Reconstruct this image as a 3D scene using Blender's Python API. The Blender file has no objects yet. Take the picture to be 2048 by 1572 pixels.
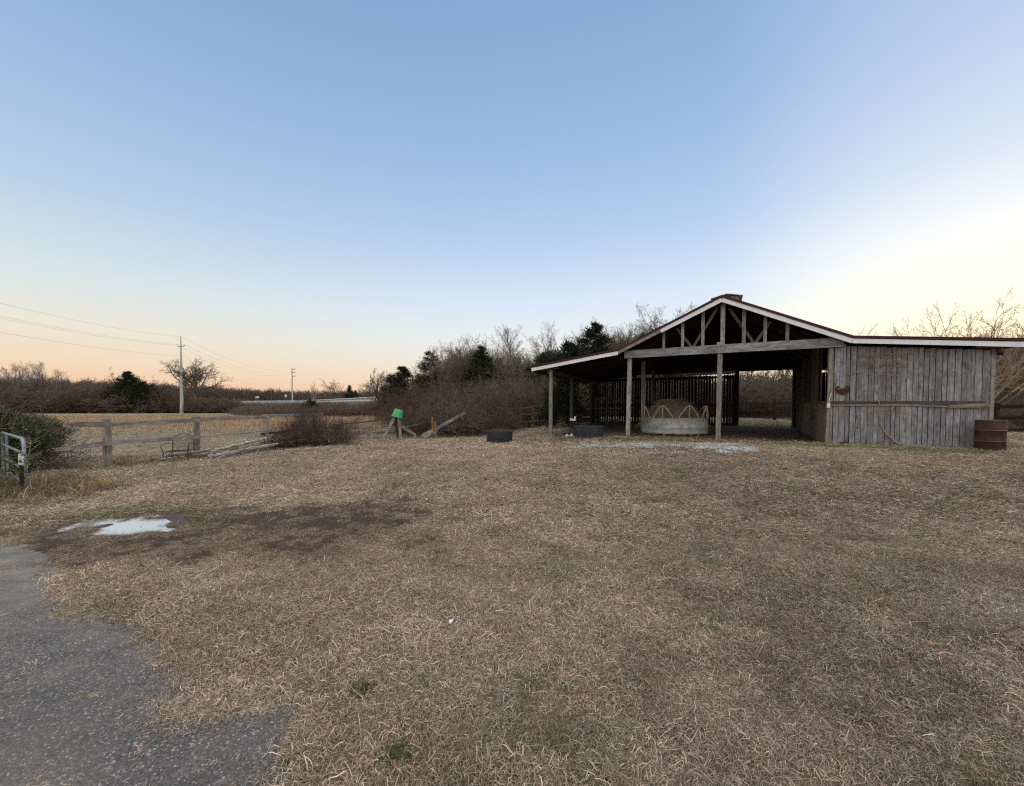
import bpy, math, random
import numpy as np
from mathutils import Vector, Matrix, Euler

scene = bpy.context.scene
# ---------------------------------------------------------------- camera
F, CX, PY = 800.0, 1024.0, 842.0            # focal length and principal point in photo pixels
PITCH = math.radians(-1.8)
EYE = 1.55
cam_d = bpy.data.cameras.new('camera')
cam = bpy.data.objects.new('camera', cam_d)
scene.collection.objects.link(cam)
cam.location = (0, 0, EYE)
cam.rotation_euler = (math.radians(90) + PITCH, 0, 0)
cam_d.sensor_width = 36
cam_d.lens = 36 * F / 2048
cam_d.shift_y = (PY - 786) / 2048
cam_d.clip_start = 0.05
cam_d.clip_end = 6000
scene.camera = cam

# ---------------------------------------------------------------- world / sky
SUN_AZ = math.radians(64)                    # clockwise from +Y (towards +X)
SUN_EL = math.radians(2.0)
world = bpy.data.worlds.new("World"); scene.world = world
world.use_nodes = True
nt = world.node_tree; nt.nodes.clear()
def N(tree, typ, **kw):
    n = tree.nodes.new(typ)
    for k, v in kw.items(): setattr(n, k, v)
    return n
def ramp(tree, stops, fac, interp='LINEAR'):
    r = N(tree, 'ShaderNodeValToRGB'); cr = r.color_ramp; cr.interpolation = interp
    while len(cr.elements) < len(stops): cr.elements.new(0.5)
    for e, (p, c) in zip(cr.elements, stops):
        e.position = p; e.color = (*c, 1)
    tree.links.new(fac, r.inputs['Fac']); return r.outputs['Color']
def lin(h):
    h = h.lstrip('#'); c = [int(h[i:i+2], 16)/255 for i in (0, 2, 4)]
    return tuple(x/12.92 if x <= .04045 else ((x+.055)/1.055)**2.4 for x in c)
def math_(tree, op, a, b=None, clamp=False):
    n = N(tree, 'ShaderNodeMath', operation=op, use_clamp=clamp)
    for i, v in enumerate((a, b)):
        if v is None: continue
        if isinstance(v, (int, float)): n.inputs[i].default_value = v
        else: tree.links.new(v, n.inputs[i])
    return n.outputs[0]
tc = N(nt, 'ShaderNodeTexCoord')
sep = N(nt, 'ShaderNodeSeparateXYZ'); nt.links.new(tc.outputs['Generated'], sep.inputs[0])
# sine of elevation, stretched so that the ramp has room near the horizon
el = math_(nt, 'POWER', math_(nt, 'MAXIMUM', sep.outputs['Z'], 0.0), 0.5)
hx = math_(nt, 'MULTIPLY', sep.outputs['X'], math.sin(SUN_AZ)); hy = math_(nt, 'MULTIPLY', sep.outputs['Y'], math.cos(SUN_AZ))
hl = math_(nt, 'SQRT', math_(nt, 'ADD', math_(nt, 'MULTIPLY', sep.outputs['X'], sep.outputs['X']), math_(nt, 'ADD', math_(nt, 'MULTIPLY', sep.outputs['Y'], sep.outputs['Y']), 1e-4)))
ca = math_(nt, 'DIVIDE', math_(nt, 'ADD', hx, hy), hl)       # cosine of azimuth from the glow
# cold side (about 110 degrees from the glow), middle (60), warm side (15)
def S(e): return math.sin(math.radians(e))**0.5
cold = ramp(nt, [(0, lin('c9a29c')), (S(2.0), lin('ecc0a2')), (S(4.5), lin('ebd3b8')), (S(8), lin('e6dfd0')), (S(13), lin('d2dfe3')), (S(21), lin('b1cae3')), (S(32), lin('96b2da')), (S(50), lin('7395c4')), (1, lin('6685b5'))], el)
midc = ramp(nt, [(0, lin('e0bda4')), (S(2.0), lin('f0cfb0')), (S(6), lin('e9e2d6')), (S(10), lin('e3e9ec')), (S(15), lin('d3e0f2')), (S(23), lin('b0cae9')), (S(33), lin('98b5dd')), (S(48), lin('7da1ce')), (1, lin('6a8cc0'))], el)
warm = ramp(nt, [(0, (1.1, .62, .30)), (S(3), (1.15, .82, .42)), (S(7), (1.12, 1.02, .70)), (S(12), (1.05, 1.02, .84)), (S(17), lin('f3f5f5')), (S(23), lin('d3dff0')), (S(33), lin('b3c8e6')), (S(50), lin('93aed9')), (1, lin('7091c4'))], el)
def maprange(v, a, b):
    m = N(nt, 'ShaderNodeMapRange', clamp=True); nt.links.new(v, m.inputs[0]); m.inputs[1].default_value = a; m.inputs[2].default_value = b
    m.interpolation_type = 'SMOOTHSTEP'; return m.outputs[0]
def mixc(tree, fac, a, b, mode='MIX'):
    m = N(tree, 'ShaderNodeMix', data_type='RGBA', blend_type=mode)
    for s, v in ((m.inputs[0], fac), (m.inputs[6], a), (m.inputs[7], b)):
        if isinstance(v, (int, float)): s.default_value = v
        elif isinstance(v, tuple): s.default_value = (*v, 1)
        else: tree.links.new(v, s)
    return m.outputs[2]
grad = mixc(nt, maprange(ca, -.45, .6), cold, midc)
grad = mixc(nt, maprange(ca, .77, 1.0), grad, warm)
# unseen high and rear sky given added brightness to light the ground
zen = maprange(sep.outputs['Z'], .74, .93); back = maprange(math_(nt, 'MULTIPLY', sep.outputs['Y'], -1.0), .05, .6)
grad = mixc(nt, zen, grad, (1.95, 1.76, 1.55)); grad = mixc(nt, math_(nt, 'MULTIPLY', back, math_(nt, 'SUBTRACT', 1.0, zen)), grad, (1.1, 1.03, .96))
sky = N(nt, 'ShaderNodeTexSky', sky_type='NISHITA'); sky.sun_disc = False
sky.sun_elevation = SUN_EL; sky.sun_rotation = SUN_AZ; sky.dust_density = .6
bg1 = N(nt, 'ShaderNodeBackground'); bg1.inputs['Strength'].default_value = 0.025
nt.links.new(sky.outputs[0], bg1.inputs['Color'])
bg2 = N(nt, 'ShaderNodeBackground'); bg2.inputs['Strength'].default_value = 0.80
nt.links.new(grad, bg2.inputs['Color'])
add = N(nt, 'ShaderNodeAddShader'); wo = N(nt, 'ShaderNodeOutputWorld')
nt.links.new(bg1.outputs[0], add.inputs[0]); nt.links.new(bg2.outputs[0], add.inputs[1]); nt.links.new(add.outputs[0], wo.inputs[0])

sun_d = bpy.data.lights.new('sun', 'SUN'); sun = bpy.data.objects.new('sun', sun_d); scene.collection.objects.link(sun)
sun_d.energy = 0.5; sun_d.angle = math.radians(14); sun_d.color = (1.0, .78, .55)
sd = Vector((math.sin(SUN_AZ)*math.cos(math.radians(7)), math.cos(SUN_AZ)*math.cos(math.radians(7)), math.sin(math.radians(7))))
sun.rotation_euler = sd.to_track_quat('Z', 'Y').to_euler()
scene.view_settings.view_transform = 'Standard'; scene.view_settings.look = 'None'
scene.view_settings.exposure = 0.35; scene.view_settings.gamma = 1.0
scene.cycles.use_denoising = False; scene.cycles.pixel_filter_type = 'BLACKMAN_HARRIS'; scene.cycles.filter_width = 1.25
scene.cycles.max_bounces = 6; scene.cycles.diffuse_bounces = 3

# ---------------------------------------------------------------- helpers
RNG = np.random.default_rng(7); random.seed(7)
def at(px, py, Z):
    """world point at depth Z (metres along +Y) seen at photo pixel px, py"""
    xc, yc = (px-CX)/F, (PY-py)/F
    s, c = math.sin(PITCH), math.cos(PITCH)
    dy = c - yc*s; dz = yc*c + s
    return Vector((xc/dy*Z, Z, EYE + dz/dy*Z))
def _hash(ix, iy, seed):
    h = (ix.astype(np.int64)*374761393 + iy.astype(np.int64)*668265263 + seed*1442695041) & 0xffffffff
    h = ((h ^ (h >> 13))*1274126177) & 0xffffffff
    return ((h ^ (h >> 16)) & 0xffff)/65535.0
def vn(x, y, seed=0):
    x = np.asarray(x, float); y = np.asarray(y, float)
    ix = np.floor(x); iy = np.floor(y); fx = x-ix; fy = y-iy
    fx = fx*fx*(3-2*fx); fy = fy*fy*(3-2*fy)
    a = _hash(ix, iy, seed); b = _hash(ix+1, iy, seed); c = _hash(ix, iy+1, seed); d = _hash(ix+1, iy+1, seed)
    return (a*(1-fx)+b*fx)*(1-fy) + (c*(1-fx)+d*fx)*fy
def fbm(x, y, sc, seed=0, octv=3):
    x = np.asarray(x, float); y = np.asarray(y, float)
    t = 0; a = .5; n = 0
    for i in range(octv):
        # rotate each octave so that no lattice shows
        ang = .6+1.3*i; xr = x*math.cos(ang)-y*math.sin(ang); yr = x*math.sin(ang)+y*math.cos(ang)
        t = t + a*vn(xr/sc*2**i, yr/sc*2**i, seed+i); n += a; a *= .55
    return t/n
def ss(v, a, b):
    t = np.clip((np.asarray(v, float)-a)/(b-a), 0, 1); return t*t*(3-2*t)

def gpx(px, py): Z = EYE*F/(py-817.0); return ((px-CX)/F*Z, Z)
def poly_d(X, Y, PL, closed=True):
    """signed distance to a polygon (positive outside), or distance to an open line"""
    X = np.asarray(X, float); Y = np.asarray(Y, float)
    shp = X.shape; x = X.ravel(); y = Y.ravel()
    P = np.array(PL); Q = np.roll(P, -1, 0)
    if not closed: P, Q = P[:-1], P[1:]
    d = np.full(x.shape, 1e9); inside = np.zeros(x.shape, bool)
    for (x0, y0), (x1, y1) in zip(P, Q):
        ex, ey = x1-x0, y1-y0; t = np.clip(((x-x0)*ex+(y-y0)*ey)/(ex*ex+ey*ey), 0, 1)
        d = np.minimum(d, np.hypot(x-x0-t*ex, y-y0-t*ey))
        if closed and y0 != y1:
            c = ((y0 > y) != (y1 > y)) & (x < (x1-x0)*(y-y0)/(y1-y0)+x0); inside ^= c
    return np.where(inside, -d, d).reshape(shp)
def drive_d(X, Y): return poly_d(X, Y, DRIVE)
DRIVE = [(-14, 4.95)]+[gpx(*p) for p in ((0,1084),(60,1098),(100,1112),(126,1155),(113,1193),(128,1228),(193,1246),(285,1257),(282,1280),(330,1305),(300,1335),(352,1358),(388,1408),(368,1428),(445,1434),(530,1424),(595,1426),(604,1469),(566,1527),(558,1572))]+[(-.92, 1.3), (-.92, .5), (-1.0, -4), (-1.2, -12), (-14, -12)]
PUD1 = [gpx(*p) for p in ((160,1069),(240,1071),(300,1064),(356,1060),(316,1053),(332,1043),(312,1030),(290,1029),(262,1036),(228,1047),(196,1058))]
PUD2 = [gpx(*p) for p in ((122,1060),(172,1052),(222,1043),(208,1037),(170,1043),(130,1053))]
PUD3 = [gpx(*p) for p in ((232,1040),(250,1037),(244,1035),(228,1037))]
MOSS = [gpx(*p) for p in ((20,1049),(110,1041),(170,1036),(230,1027),(300,1016),(370,1026),(400,1040),(380,1052))]
def ground_base(X, Y):
    X = np.asarray(X, float); Y = np.asarray(Y, float)
    g = .4*ss(X, -4, 5)*ss(Y, 4, 12)
    g = g + .03*np.clip(Y-15.5, 0, 14)*ss(X, 0, 6)
    g = g + .6*ss(Y, 60, 200)*ss(-X, -5, 60)*0
    return g
def pud_f(X, Y):
    """1 in the shallow pools by the drive, 0 a hand's breadth outside"""
    X = np.asarray(X, float); Y = np.asarray(Y, float); out = np.zeros(X.shape); k = (np.abs(X+5.1) < 2.2) & (np.abs(Y-5.4) < 1.5)
    if k.any():
        x, y = X[k], Y[k]; d = np.minimum(np.minimum(poly_d(x, y, PUD1), poly_d(x, y, PUD2)-.07), poly_d(x, y, PUD3)-.02); out[k] = (1-ss(d+.12*(fbm(x, y, .13, 21)-.5), -.05, .07))*ss(fbm(x*.42+y*.25, y*2.6, .36, 29), .27, .37)
    return out
def pud_near(X, Y):
    X = np.asarray(X, float); Y = np.asarray(Y, float); out = np.zeros(X.shape); k = (np.abs(X+5.1) < 3) & (np.abs(Y-5.4) < 2)
    if k.any(): out[k] = 1-ss(np.minimum(poly_d(X[k], Y[k], PUD1), poly_d(X[k], Y[k], PUD2)), .05, .45)
    return out
def ground_h(X, Y):
    g = ground_base(X, Y)
    near = ss(-np.hypot(X, Y), -60, -30)
    rough = ss(drive_d(X, Y), .0, .5)
    g = g + near*rough*(.05*(fbm(X, Y, 1.6, 3)-.5) + .035*(fbm(X, Y, .45, 9)-.5))
    g = g*(1-pud_near(X, Y)) - .045*pud_f(X, Y)
    return g
def gz(x, y): return float(ground_h(np.array([x]), np.array([y]))[0])

# barn frame: s along the front (to the right), t into the barn
BC = np.array([7.52, 14.54]); BU = np.array([.8944, -.4472]); BV = np.array([.4472, .8944])
def B(s, t, z): p = BC + s*BU + t*BV; return Vector((p[0], p[1], z))
def bst(X, Y):
    dx = X-BC[0]; dy = Y-BC[1]; return dx*BU[0]+dy*BU[1], dx*BV[0]+dy*BV[1]

# ground colour (albedo) from the position, shared by the soil sheet and the grass tufts
def zone(X, Y):
    X = np.asarray(X, float); Y = np.asarray(Y, float)
    s, t = bst(X, Y)
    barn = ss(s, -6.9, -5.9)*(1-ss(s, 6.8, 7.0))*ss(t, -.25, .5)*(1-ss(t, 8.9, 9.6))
    n1 = fbm(X, Y, 1.3, 31); n2 = fbm(X, Y, .38, 37)
    mud = 1.5*np.exp(-(((X+3.2)/2.5)**2 + ((Y-4.95)/1.15)**2)*.8) + .42*np.exp(-(((X+2.4-(Y-6)*.33)/1.0)**2))*ss(Y, 5, 6)*(1-ss(Y, 9.0, 11.5))
    mud = mud + .8*np.exp(-(((X+6.2)/2.4)**2 + ((Y-5.0)/.26)**2))
    mud = ss(mud*1.15 + (n1-.5)*1.5 + (n2-.5)*1.4, .40, 1.15)
    # darker patches of soil seen between the straw all over the paddock
    mud = np.maximum(mud, .3*ss(fbm(X, Y*1.8, .28, 77), .66, .74))
    field = ss(-X-9.3+(Y-12)*.22, 0, .6)*ss(Y, 8, 9)
    field = np.maximum(field, ss(Y, 21, 24)*ss(-X, -2, 1))
    gr = .95*np.exp(-(((t+1.3)/1.0)**2))*ss(s, -7, -5.5)*(1-ss(s, 5, 8))                # green strip in front of the barn
    gr = gr + 1.5*np.exp(-(((t-11.8)/2.2)**2))*ss(s, -3, 0)*(1-ss(s, 9, 14)) + .6*np.exp(-(((X-1)/3.2)**2+((Y-19.5)/2.6)**2))
    moss = np.zeros(X.shape); km = (np.abs(X+5) < 3.5) & (np.abs(Y-5.6) < 1.8)
    if km.any(): moss[km] = (1-ss(poly_d(X[km], Y[km], MOSS, False)+.35*(n2[km]-.5), .04, .26))*(1-pud_f(X[km], Y[km]))
    mud = np.maximum(mud, .95*pud_near(X, Y)*(1-moss))
    gr = ss(gr + (n1-.5)*.7, .45, .9)
    gr = np.maximum(gr, .55*ss(fbm(X, Y, .9, 91), .70, .80)*ss(X, -1, 1))
    return barn, mud, field, gr, moss
def colour(X, Y, blade=True):
    barn, mud, field, gr, moss = zone(X, Y)
    n = fbm(X, Y, 1.1, 5); m = fbm(X, Y, 3.7, 15); k = fbm(X, Y, .30, 45)
    def mix(a, b, f): return a*(1-f)[:, None] + b*f[:, None]
    straw = np.array([.60, .49, .36]); tan = np.array([.49, .395, .285]); purp = np.array([.355, .285, .23]); pale = np.array([.60, .545, .455])
    c = mix(np.tile(tan, (len(X), 1)), np.tile(straw, (len(X), 1)), ss(n+.35*(k-.5), .38, .62))
    right = ss(X+.3*(4-Y), -.2, 2.5)*(1-ss(Y, 8, 12))
    c = mix(c, purp, ss(m+.6*(n-.5), .40, .60)*(.22+.35*right))
    c = mix(c, np.array([.255, .19, .15]), ss(.5*fbm(X, Y, .22, 211)+.5*fbm(X, Y, .6, 212)+.25*(m-.5), .54, .66)*(.3+.35*right))
    c = mix(c, pale, ss(fbm(X, Y, 1.7, 63), .60, .74)*.5*(1-ss(Y, 2, 4)))
    c = mix(c, np.array([.19, .14, .10]), mud*(.50 if blade else .95))
    c = mix(c, np.array([.20, .22, .12]), gr*.75)
    c = mix(c, np.array([.25, .265, .095]), moss*.75*ss(fbm(X, Y, .15, 611), .3, .55))
    # the field beyond the fence
    fcol = mix(np.tile(np.array([.40, .33, .24]), (len(X), 1)), np.array([.47, .335, .205]), ss(Y, 26, 33)*(1-ss(Y, 62, 78)))
    fcol = mix(fcol, np.array([.40, .36, .24]), ss(Y+30*(fbm(X, Y*3, 30, 8)-.5), 66, 80))
    fcol = mix(fcol, np.array([.27, .26, .17]), .5*ss(fbm(X*.5, Y*1.5, 6, 18), .55, .7))
    c = mix(c, fcol, field)
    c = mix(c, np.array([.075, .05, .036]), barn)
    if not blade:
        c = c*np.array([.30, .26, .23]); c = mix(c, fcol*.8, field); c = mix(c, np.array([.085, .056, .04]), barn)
    return np.clip(c, 0, 1)

def tag(o, label=None, cat=None, group=None, kind=None):
    if label: o['label'] = label
    if cat: o['category'] = cat
    if group: o['group'] = group
    if kind: o['kind'] = kind
    return o
COL = scene.collection
def empty(name, loc, label, cat, group=None, rz=0):
    o = bpy.data.objects.new(name, None); COL.objects.link(o); o.location = loc; o.rotation_euler = (0, 0, rz); o.empty_display_size = .2
    return tag(o, label, cat, group)
def wpos(o):
    p = Vector((0, 0, 0))
    while o is not None: p += o.location; o = o.parent
    return p
def link(name, me, mat=None, parent=None, loc=None):
    o = bpy.data.objects.new(name, me); COL.objects.link(o)
    if mat is not None and not me.materials: me.materials.append(mat)
    if parent is not None: o.parent = parent
    if loc is not None: o.location = loc
    return o
def mesh_np(name, V, Fc, smooth=False, attrs=None):
    """V (n,3); Fc (m,k) all faces of the same size"""
    V = np.ascontiguousarray(V, np.float32); Fc = np.ascontiguousarray(Fc, np.int32)
    me = bpy.data.meshes.new(name)
    me.vertices.add(len(V)); me.vertices.foreach_set('co', V.ravel())
    m, k = Fc.shape
    me.loops.add(m*k); me.loops.foreach_set('vertex_index', Fc.ravel())
    me.polygons.add(m); me.polygons.foreach_set('loop_start', np.arange(m, dtype=np.int32)*k)
    try: me.polygons.foreach_set('loop_total', np.full(m, k, np.int32))
    except Exception: pass
    if smooth: me.polygons.foreach_set('use_smooth', np.ones(m, bool))
    for an, (ty, data) in (attrs or {}).items():
        a = me.attributes.new(an, ty, 'POINT')
        key = {'FLOAT': 'value', 'INT': 'value', 'FLOAT_VECTOR': 'vector', 'FLOAT_COLOR': 'color'}[ty]
        a.data.foreach_set(key, np.ascontiguousarray(data, np.int32 if ty == 'INT' else np.float32).ravel())
    me.update(calc_edges=True); me.validate()
    return me

class MB:
    """collects boxes, beams and tubes, and links them as ONE mesh"""
    def __init__(s): s.v = []; s.f = []; s.g = []; s.r = []; s.sm = []
    def add(s, vs, fs, grain=None, rnd=None, smooth=False):
        o = len(s.v); rnd = random.random() if rnd is None else rnd
        s.v += [tuple(v) for v in vs]; s.f += [tuple(i+o for i in f) for f in fs]
        s.g += [tuple(x) for x in (grain if grain is not None else vs)]; s.r += [rnd]*len(vs); s.sm += [smooth]*len(fs)
    def beam(s, p0, p1, w, h, up=(0, 0, 1), rnd=None, bev=.0, jit=0.0, w1=None, h1=None, nseg=1):
        """bar of section w (sideways) x h (along up)"""
        p0 = Vector(p0); p1 = Vector(p1); d = p1-p0; L = d.length
        if L < 1e-6: return
        d.normalize(); up = Vector(up)
        if abs(d.dot(up)) > .98: up = Vector((0, 1, 0)) if abs(d.y) < .9 else Vector((1, 0, 0))
        sx = d.cross(up).normalized(); uz = sx.cross(d).normalized()
        w1 = w if w1 is None else w1; h1 = h if h1 is None else h1
        off = random.random()*50; vs = []; gr = []
        prof = [(-.5, -.5), (.5, -.5), (.5, .5), (-.5, .5)]
        if bev: b = bev; prof = [(-.5+b/w, -.5), (.5-b/w, -.5), (.5, -.5+b/h), (.5, .5-b/h), (.5-b/w, .5), (-.5+b/w, .5), (-.5, .5-b/h), (-.5, -.5+b/h)]
        n = len(prof)
        for k in range(nseg+1):
            t = k/nseg; c = p0+d*(L*t); ww = w+(w1-w)*t; hh = h+(h1-h)*t
            jx = random.uniform(-jit, jit) if 0 < k < nseg or jit and k else 0; jz = random.uniform(-jit, jit) if k else 0
            for a, b_ in prof:
                vs.append(c+sx*(a*ww+jx)+uz*(b_*hh+jz)); gr.append((L*t+off, a*ww+off, b_*hh))
        fs = []
        for k in range(nseg):
            for i in range(n):
                j = (i+1) % n; fs.append((k*n+i, k*n+j, (k+1)*n+j, (k+1)*n+i))
        fs.append(tuple(range(n-1, -1, -1))); fs.append(tuple(nseg*n+i for i in range(n)))
        s.add(vs, fs, gr, rnd)
    def box(s, c, size, rz=0, rnd=None):
        c = Vector(c); d = Vector((math.cos(rz), math.sin(rz), 0))*size[0]/2
        s.beam(c-d, c+d, size[1], size[2], rnd=rnd)
    def tube(s, pts, r, n=8, rnd=None, closed=False, caps=True):
        pts = [Vector(p) for p in pts]; m = len(pts)
        rs = r if isinstance(r, (list, tuple)) else [r]*m
        vs = []; gr = []; prev = None; ln = 0; off = random.random()*30
        for i, p in enumerate(pts):
            a = pts[i-1] if (i > 0 or closed) else p; b = pts[(i+1) % m] if (i < m-1 or closed) else p
            t = (b-a).normalized() if (b-a).length > 1e-9 else Vector((0, 0, 1))
            if prev is None:
                ref = Vector((0, 0, 1)) if abs(t.z) < .9 else Vector((1, 0, 0)); x = t.cross(ref).normalized()
            else: x = (prev-t*prev.dot(t)).normalized()
            prev = x; y = t.cross(x)
            if i: ln += (p-pts[i-1]).length
            for k in range(n):
                th = 2*math.pi*k/n; vs.append(p+(x*math.cos(th)+y*math.sin(th))*rs[i]); gr.append((ln+off, math.cos(th)*rs[i], math.sin(th)*rs[i]))
        fs = []
        for i in range(m if closed else m-1):
            for k in range(n):
                j = (k+1) % n; i2 = (i+1) % m; fs.append((i*n+k, i*n+j, i2*n+j, i2*n+k))
        if not closed and caps: fs.append(tuple(range(n-1, -1, -1))); fs.append(tuple((m-1)*n+k for k in range(n)))
        s.add(vs, fs, gr, rnd, True)
    def lathe(s, c, prof, n=32, a0=0, a1=2*math.pi, rnd=None, sc=(1, 1)):
        c = Vector(c); full = abs(a1-a0-2*math.pi) < 1e-6; k = n if full else n+1
        vs = []; gr = []
        for r, z in prof:
            for i in range(k):
                a = a0+(a1-a0)*i/n; vs.append(c+Vector((math.cos(a)*r*sc[0], math.sin(a)*r*sc[1], z))); gr.append((a*r, z, r))
        fs = []
        for j in range(len(prof)-1):
            for i in range(n):
                i2 = (i+1) % k; fs.append((j*k+i, j*k+i2, (j+1)*k+i2, (j+1)*k+i))
        s.add(vs, fs, gr, rnd, True)
    def build(s, name, mat, parent=None, loc=None, auto=True):
        org = wpos(parent) if parent is not None else (Vector(loc) if loc is not None else Vector((0, 0, 0)))
        rzinv = Matrix.Identity(3)
        me = bpy.data.meshes.new(name)
        me.from_pydata([tuple(Vector(v)-org) for v in s.v], [], s.f)
        a = me.attributes.new('grain', 'FLOAT_VECTOR', 'POINT'); a.data.foreach_set('vector', np.array(s.g, np.float32).ravel())
        a = me.attributes.new('rnd', 'FLOAT', 'POINT'); a.data.foreach_set('value', np.array(s.r, np.float32))
        me.polygons.foreach_set('use_smooth', np.array(s.sm, bool))
        me.materials.append(mat); me.update()
        if any(s.sm):
            try: me.set_sharp_from_angle(angle=math.radians(40))
            except Exception: pass
        o = bpy.data.objects.new(name, me); COL.objects.link(o)
        if parent is not None: o.parent = parent
        elif loc is not None: o.location = loc
        return o

# ---------------------------------------------------------------- materials
def newmat(name):
    m = bpy.data.materials.new(name); m.use_nodes = True; t = m.node_tree; t.nodes.clear()
    b = N(t, 'ShaderNodeBsdfPrincipled'); o = N(t, 'ShaderNodeOutputMaterial'); t.links.new(b.outputs[0], o.inputs[0])
    b.inputs['Specular IOR Level'].default_value = .25
    return m, t, b
def attr(t, name, typ='GEOMETRY'):
    a = N(t, 'ShaderNodeAttribute', attribute_name=name, attribute_type=typ); return a
def noise(t, vec, scale, detail=4, rough=.6, mapping=None):
    if mapping is not None:
        mp = N(t, 'ShaderNodeMapping'); mp.inputs['Scale'].default_value = mapping; t.links.new(vec, mp.inputs[0]); vec = mp.outputs[0]
    n = N(t, 'ShaderNodeTexNoise'); n.inputs['Scale'].default_value = scale; n.inputs['Detail'].default_value = detail; n.inputs['Roughness'].default_value = rough
    t.links.new(vec, n.inputs['Vector']); return n.outputs['Fac']
def bump(t, b, h, strength=.3, dist=.01):
    n = N(t, 'ShaderNodeBump'); n.inputs['Strength'].default_value = strength; n.inputs['Distance'].default_value = dist
    t.links.new(h, n.inputs['Height']); t.links.new(n.outputs[0], b.inputs['Normal'])
def wood(name, c_lo, c_mid, c_hi, stain=None, stain_amt=.5, var=.35):
    m, t, b = newmat(name); g = attr(t, 'grain').outputs['Vector']; r = attr(t, 'rnd').outputs['Fac']
    n1 = noise(t, g, 1.0, 6, .7, (1.2, 26, 26)); n2 = noise(t, g, 1.0, 4, .6, (2.2, 6, 6))
    c = ramp(t, [(.28, c_lo), (.48, c_mid), (.70, c_hi)], n1)
    n3 = noise(t, g, 1.0, 5, .65, (5, 9, 9)); c = mixc(t, math_(t, 'MULTIPLY', ramp(t, [(.40, (1, 1, 1)), (.58, (0, 0, 0))], n3), .45), c, tuple(x*.8 for x in c_lo))
    if stain:
        c = mixc(t, math_(t, 'MULTIPLY', ramp(t, [(.45, (0, 0, 0)), (.66, (1, 1, 1))], n2), stain_amt), c, stain)
    # knots
    v = N(t, 'ShaderNodeTexVoronoi'); mp = N(t, 'ShaderNodeMapping'); mp.inputs['Scale'].default_value = (2.2, 9, 9); t.links.new(g, mp.inputs[0]); t.links.new(mp.outputs[0], v.inputs['Vector']); v.inputs['Scale'].default_value = 1
    kn = ramp(t, [(0, (1, 1, 1)), (.12, (1, 1, 1)), (.2, (0, 0, 0))], v.outputs['Distance'])
    c = mixc(t, math_(t, 'MULTIPLY', kn, .6), c, tuple(x*.35 for x in c_lo))
    br = math_(t, 'ADD', math_(t, 'MULTIPLY', r, var), 1-var*.6)
    hs = N(t, 'ShaderNodeHueSaturation'); t.links.new(c, hs.inputs['Color']); t.links.new(br, hs.inputs['Value'])
    t.links.new(hs.outputs[0], b.inputs['Base Color']); b.inputs['Roughness'].default_value = .85
    bump(t, b, n1, .45, .006); return m
def plain(name, c1, c2=None, scale=6, rough=.7, metal=0, bmp=.1, dist=.004, lo=.4, hi=.62, spec=None, rv=0):
    m, t, b = newmat(name); tc_ = N(t, 'ShaderNodeTexCoord')
    n = noise(t, tc_.outputs['Object'], scale, 5, .65)
    c = ramp(t, [(lo, c1), (hi, c2 or tuple(x*.8 for x in c1))], n)
    if rv:
        r = attr(t, 'rnd').outputs['Fac']; hs = N(t, 'ShaderNodeHueSaturation'); t.links.new(c, hs.inputs['Color'])
        t.links.new(math_(t, 'ADD', math_(t, 'MULTIPLY', r, rv), 1-rv*.5), hs.inputs['Value']); c = hs.outputs[0]
    t.links.new(c, b.inputs['Base Color']); b.inputs['Roughness'].default_value = rough; b.inputs['Metallic'].default_value = metal
    if spec is not None: b.inputs['Specular IOR Level'].default_value = spec
    if bmp: bump(t, b, n, bmp, dist)
    return m
M = {}
M['wall_wood'] = wood('wall_wood', (.12, .12, .128), (.30, .305, .325), (.46, .47, .50), (.15, .135, .13), .7, .42)
M['post_wood'] = wood('post_wood', (.13, .118, .105), (.32, .305, .28), (.47, .455, .43), (.22, .17, .14), .35, .3)
M['dark_wood'] = wood('dark_wood', (.012, .008, .008), (.026, .018, .017), (.05, .037, .033), None, 0, .4)  # near-black wood; in the barn its colour carries the interior shade
M['tan_wood'] = wood('tan_wood', (.16, .135, .10), (.29, .26, .20), (.38, .345, .28), (.16, .11, .07), .5, .25)
M['fence_wood'] = wood('fence_wood', (.15, .13, .115), (.33, .30, .28), (.52, .48, .45), (.11, .09, .08), .55, .4)
M['orange_wood'] = wood('orange_wood', (.25, .13, .06), (.42, .23, .11), (.5, .31, .17), (.1, .07, .05), .4, .25)
M['dim_wood'] = wood('dim_wood', (.05, .04, .035), (.11, .09, .075), (.17, .145, .125), None, 0, .4)  # darkened wood; under the roof its colour stands in for shade
M['white_paint'] = plain('white_paint', (.82, .84, .89), (.66, .68, .73), 5, .6, lo=.45, hi=.75)
M['red_metal'] = plain('red_metal', (.062, .014, .018), (.042, .012, .015), 3, .45, .2)
M['zinc'] = plain('zinc', (.50, .51, .52), (.33, .33, .33), 5, .5, .5)
M['galv'] = plain('galv', (.30, .35, .37), (.19, .22, .23), 8, .45, .45)
M['feeder_sheet'] = plain('feeder_sheet', (.42, .44, .43), (.27, .26, .23), 3.5, .55, .2, lo=.45, hi=.75)
M['feeder_bar'] = plain('feeder_bar', (.42, .33, .26), (.28, .19, .14), 9, .7, .1)
M['rust'] = plain('rust', (.075, .036, .032), (.04, .024, .022), 4, .75, .1)
M['rim_rust'] = plain('rim_rust', (.22, .13, .10), (.13, .07, .055), 12, .8)  # paler rust: a highlight on rim and hoops put into the colour
M['rust_bright'] = plain('rust_bright', (.085, .03, .022), (.05, .02, .016), 14, .85)
M['black_plastic'] = plain('black_plastic', (.045, .055, .068), (.03, .036, .046), 5, .5)
M['black'] = plain('black', (.015, .015, .017), (.022, .022, .024), 6, .6)
M['green_plastic'] = plain('green_plastic', (.09, .50, .20), (.06, .34, .13), 7, .4)
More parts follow.
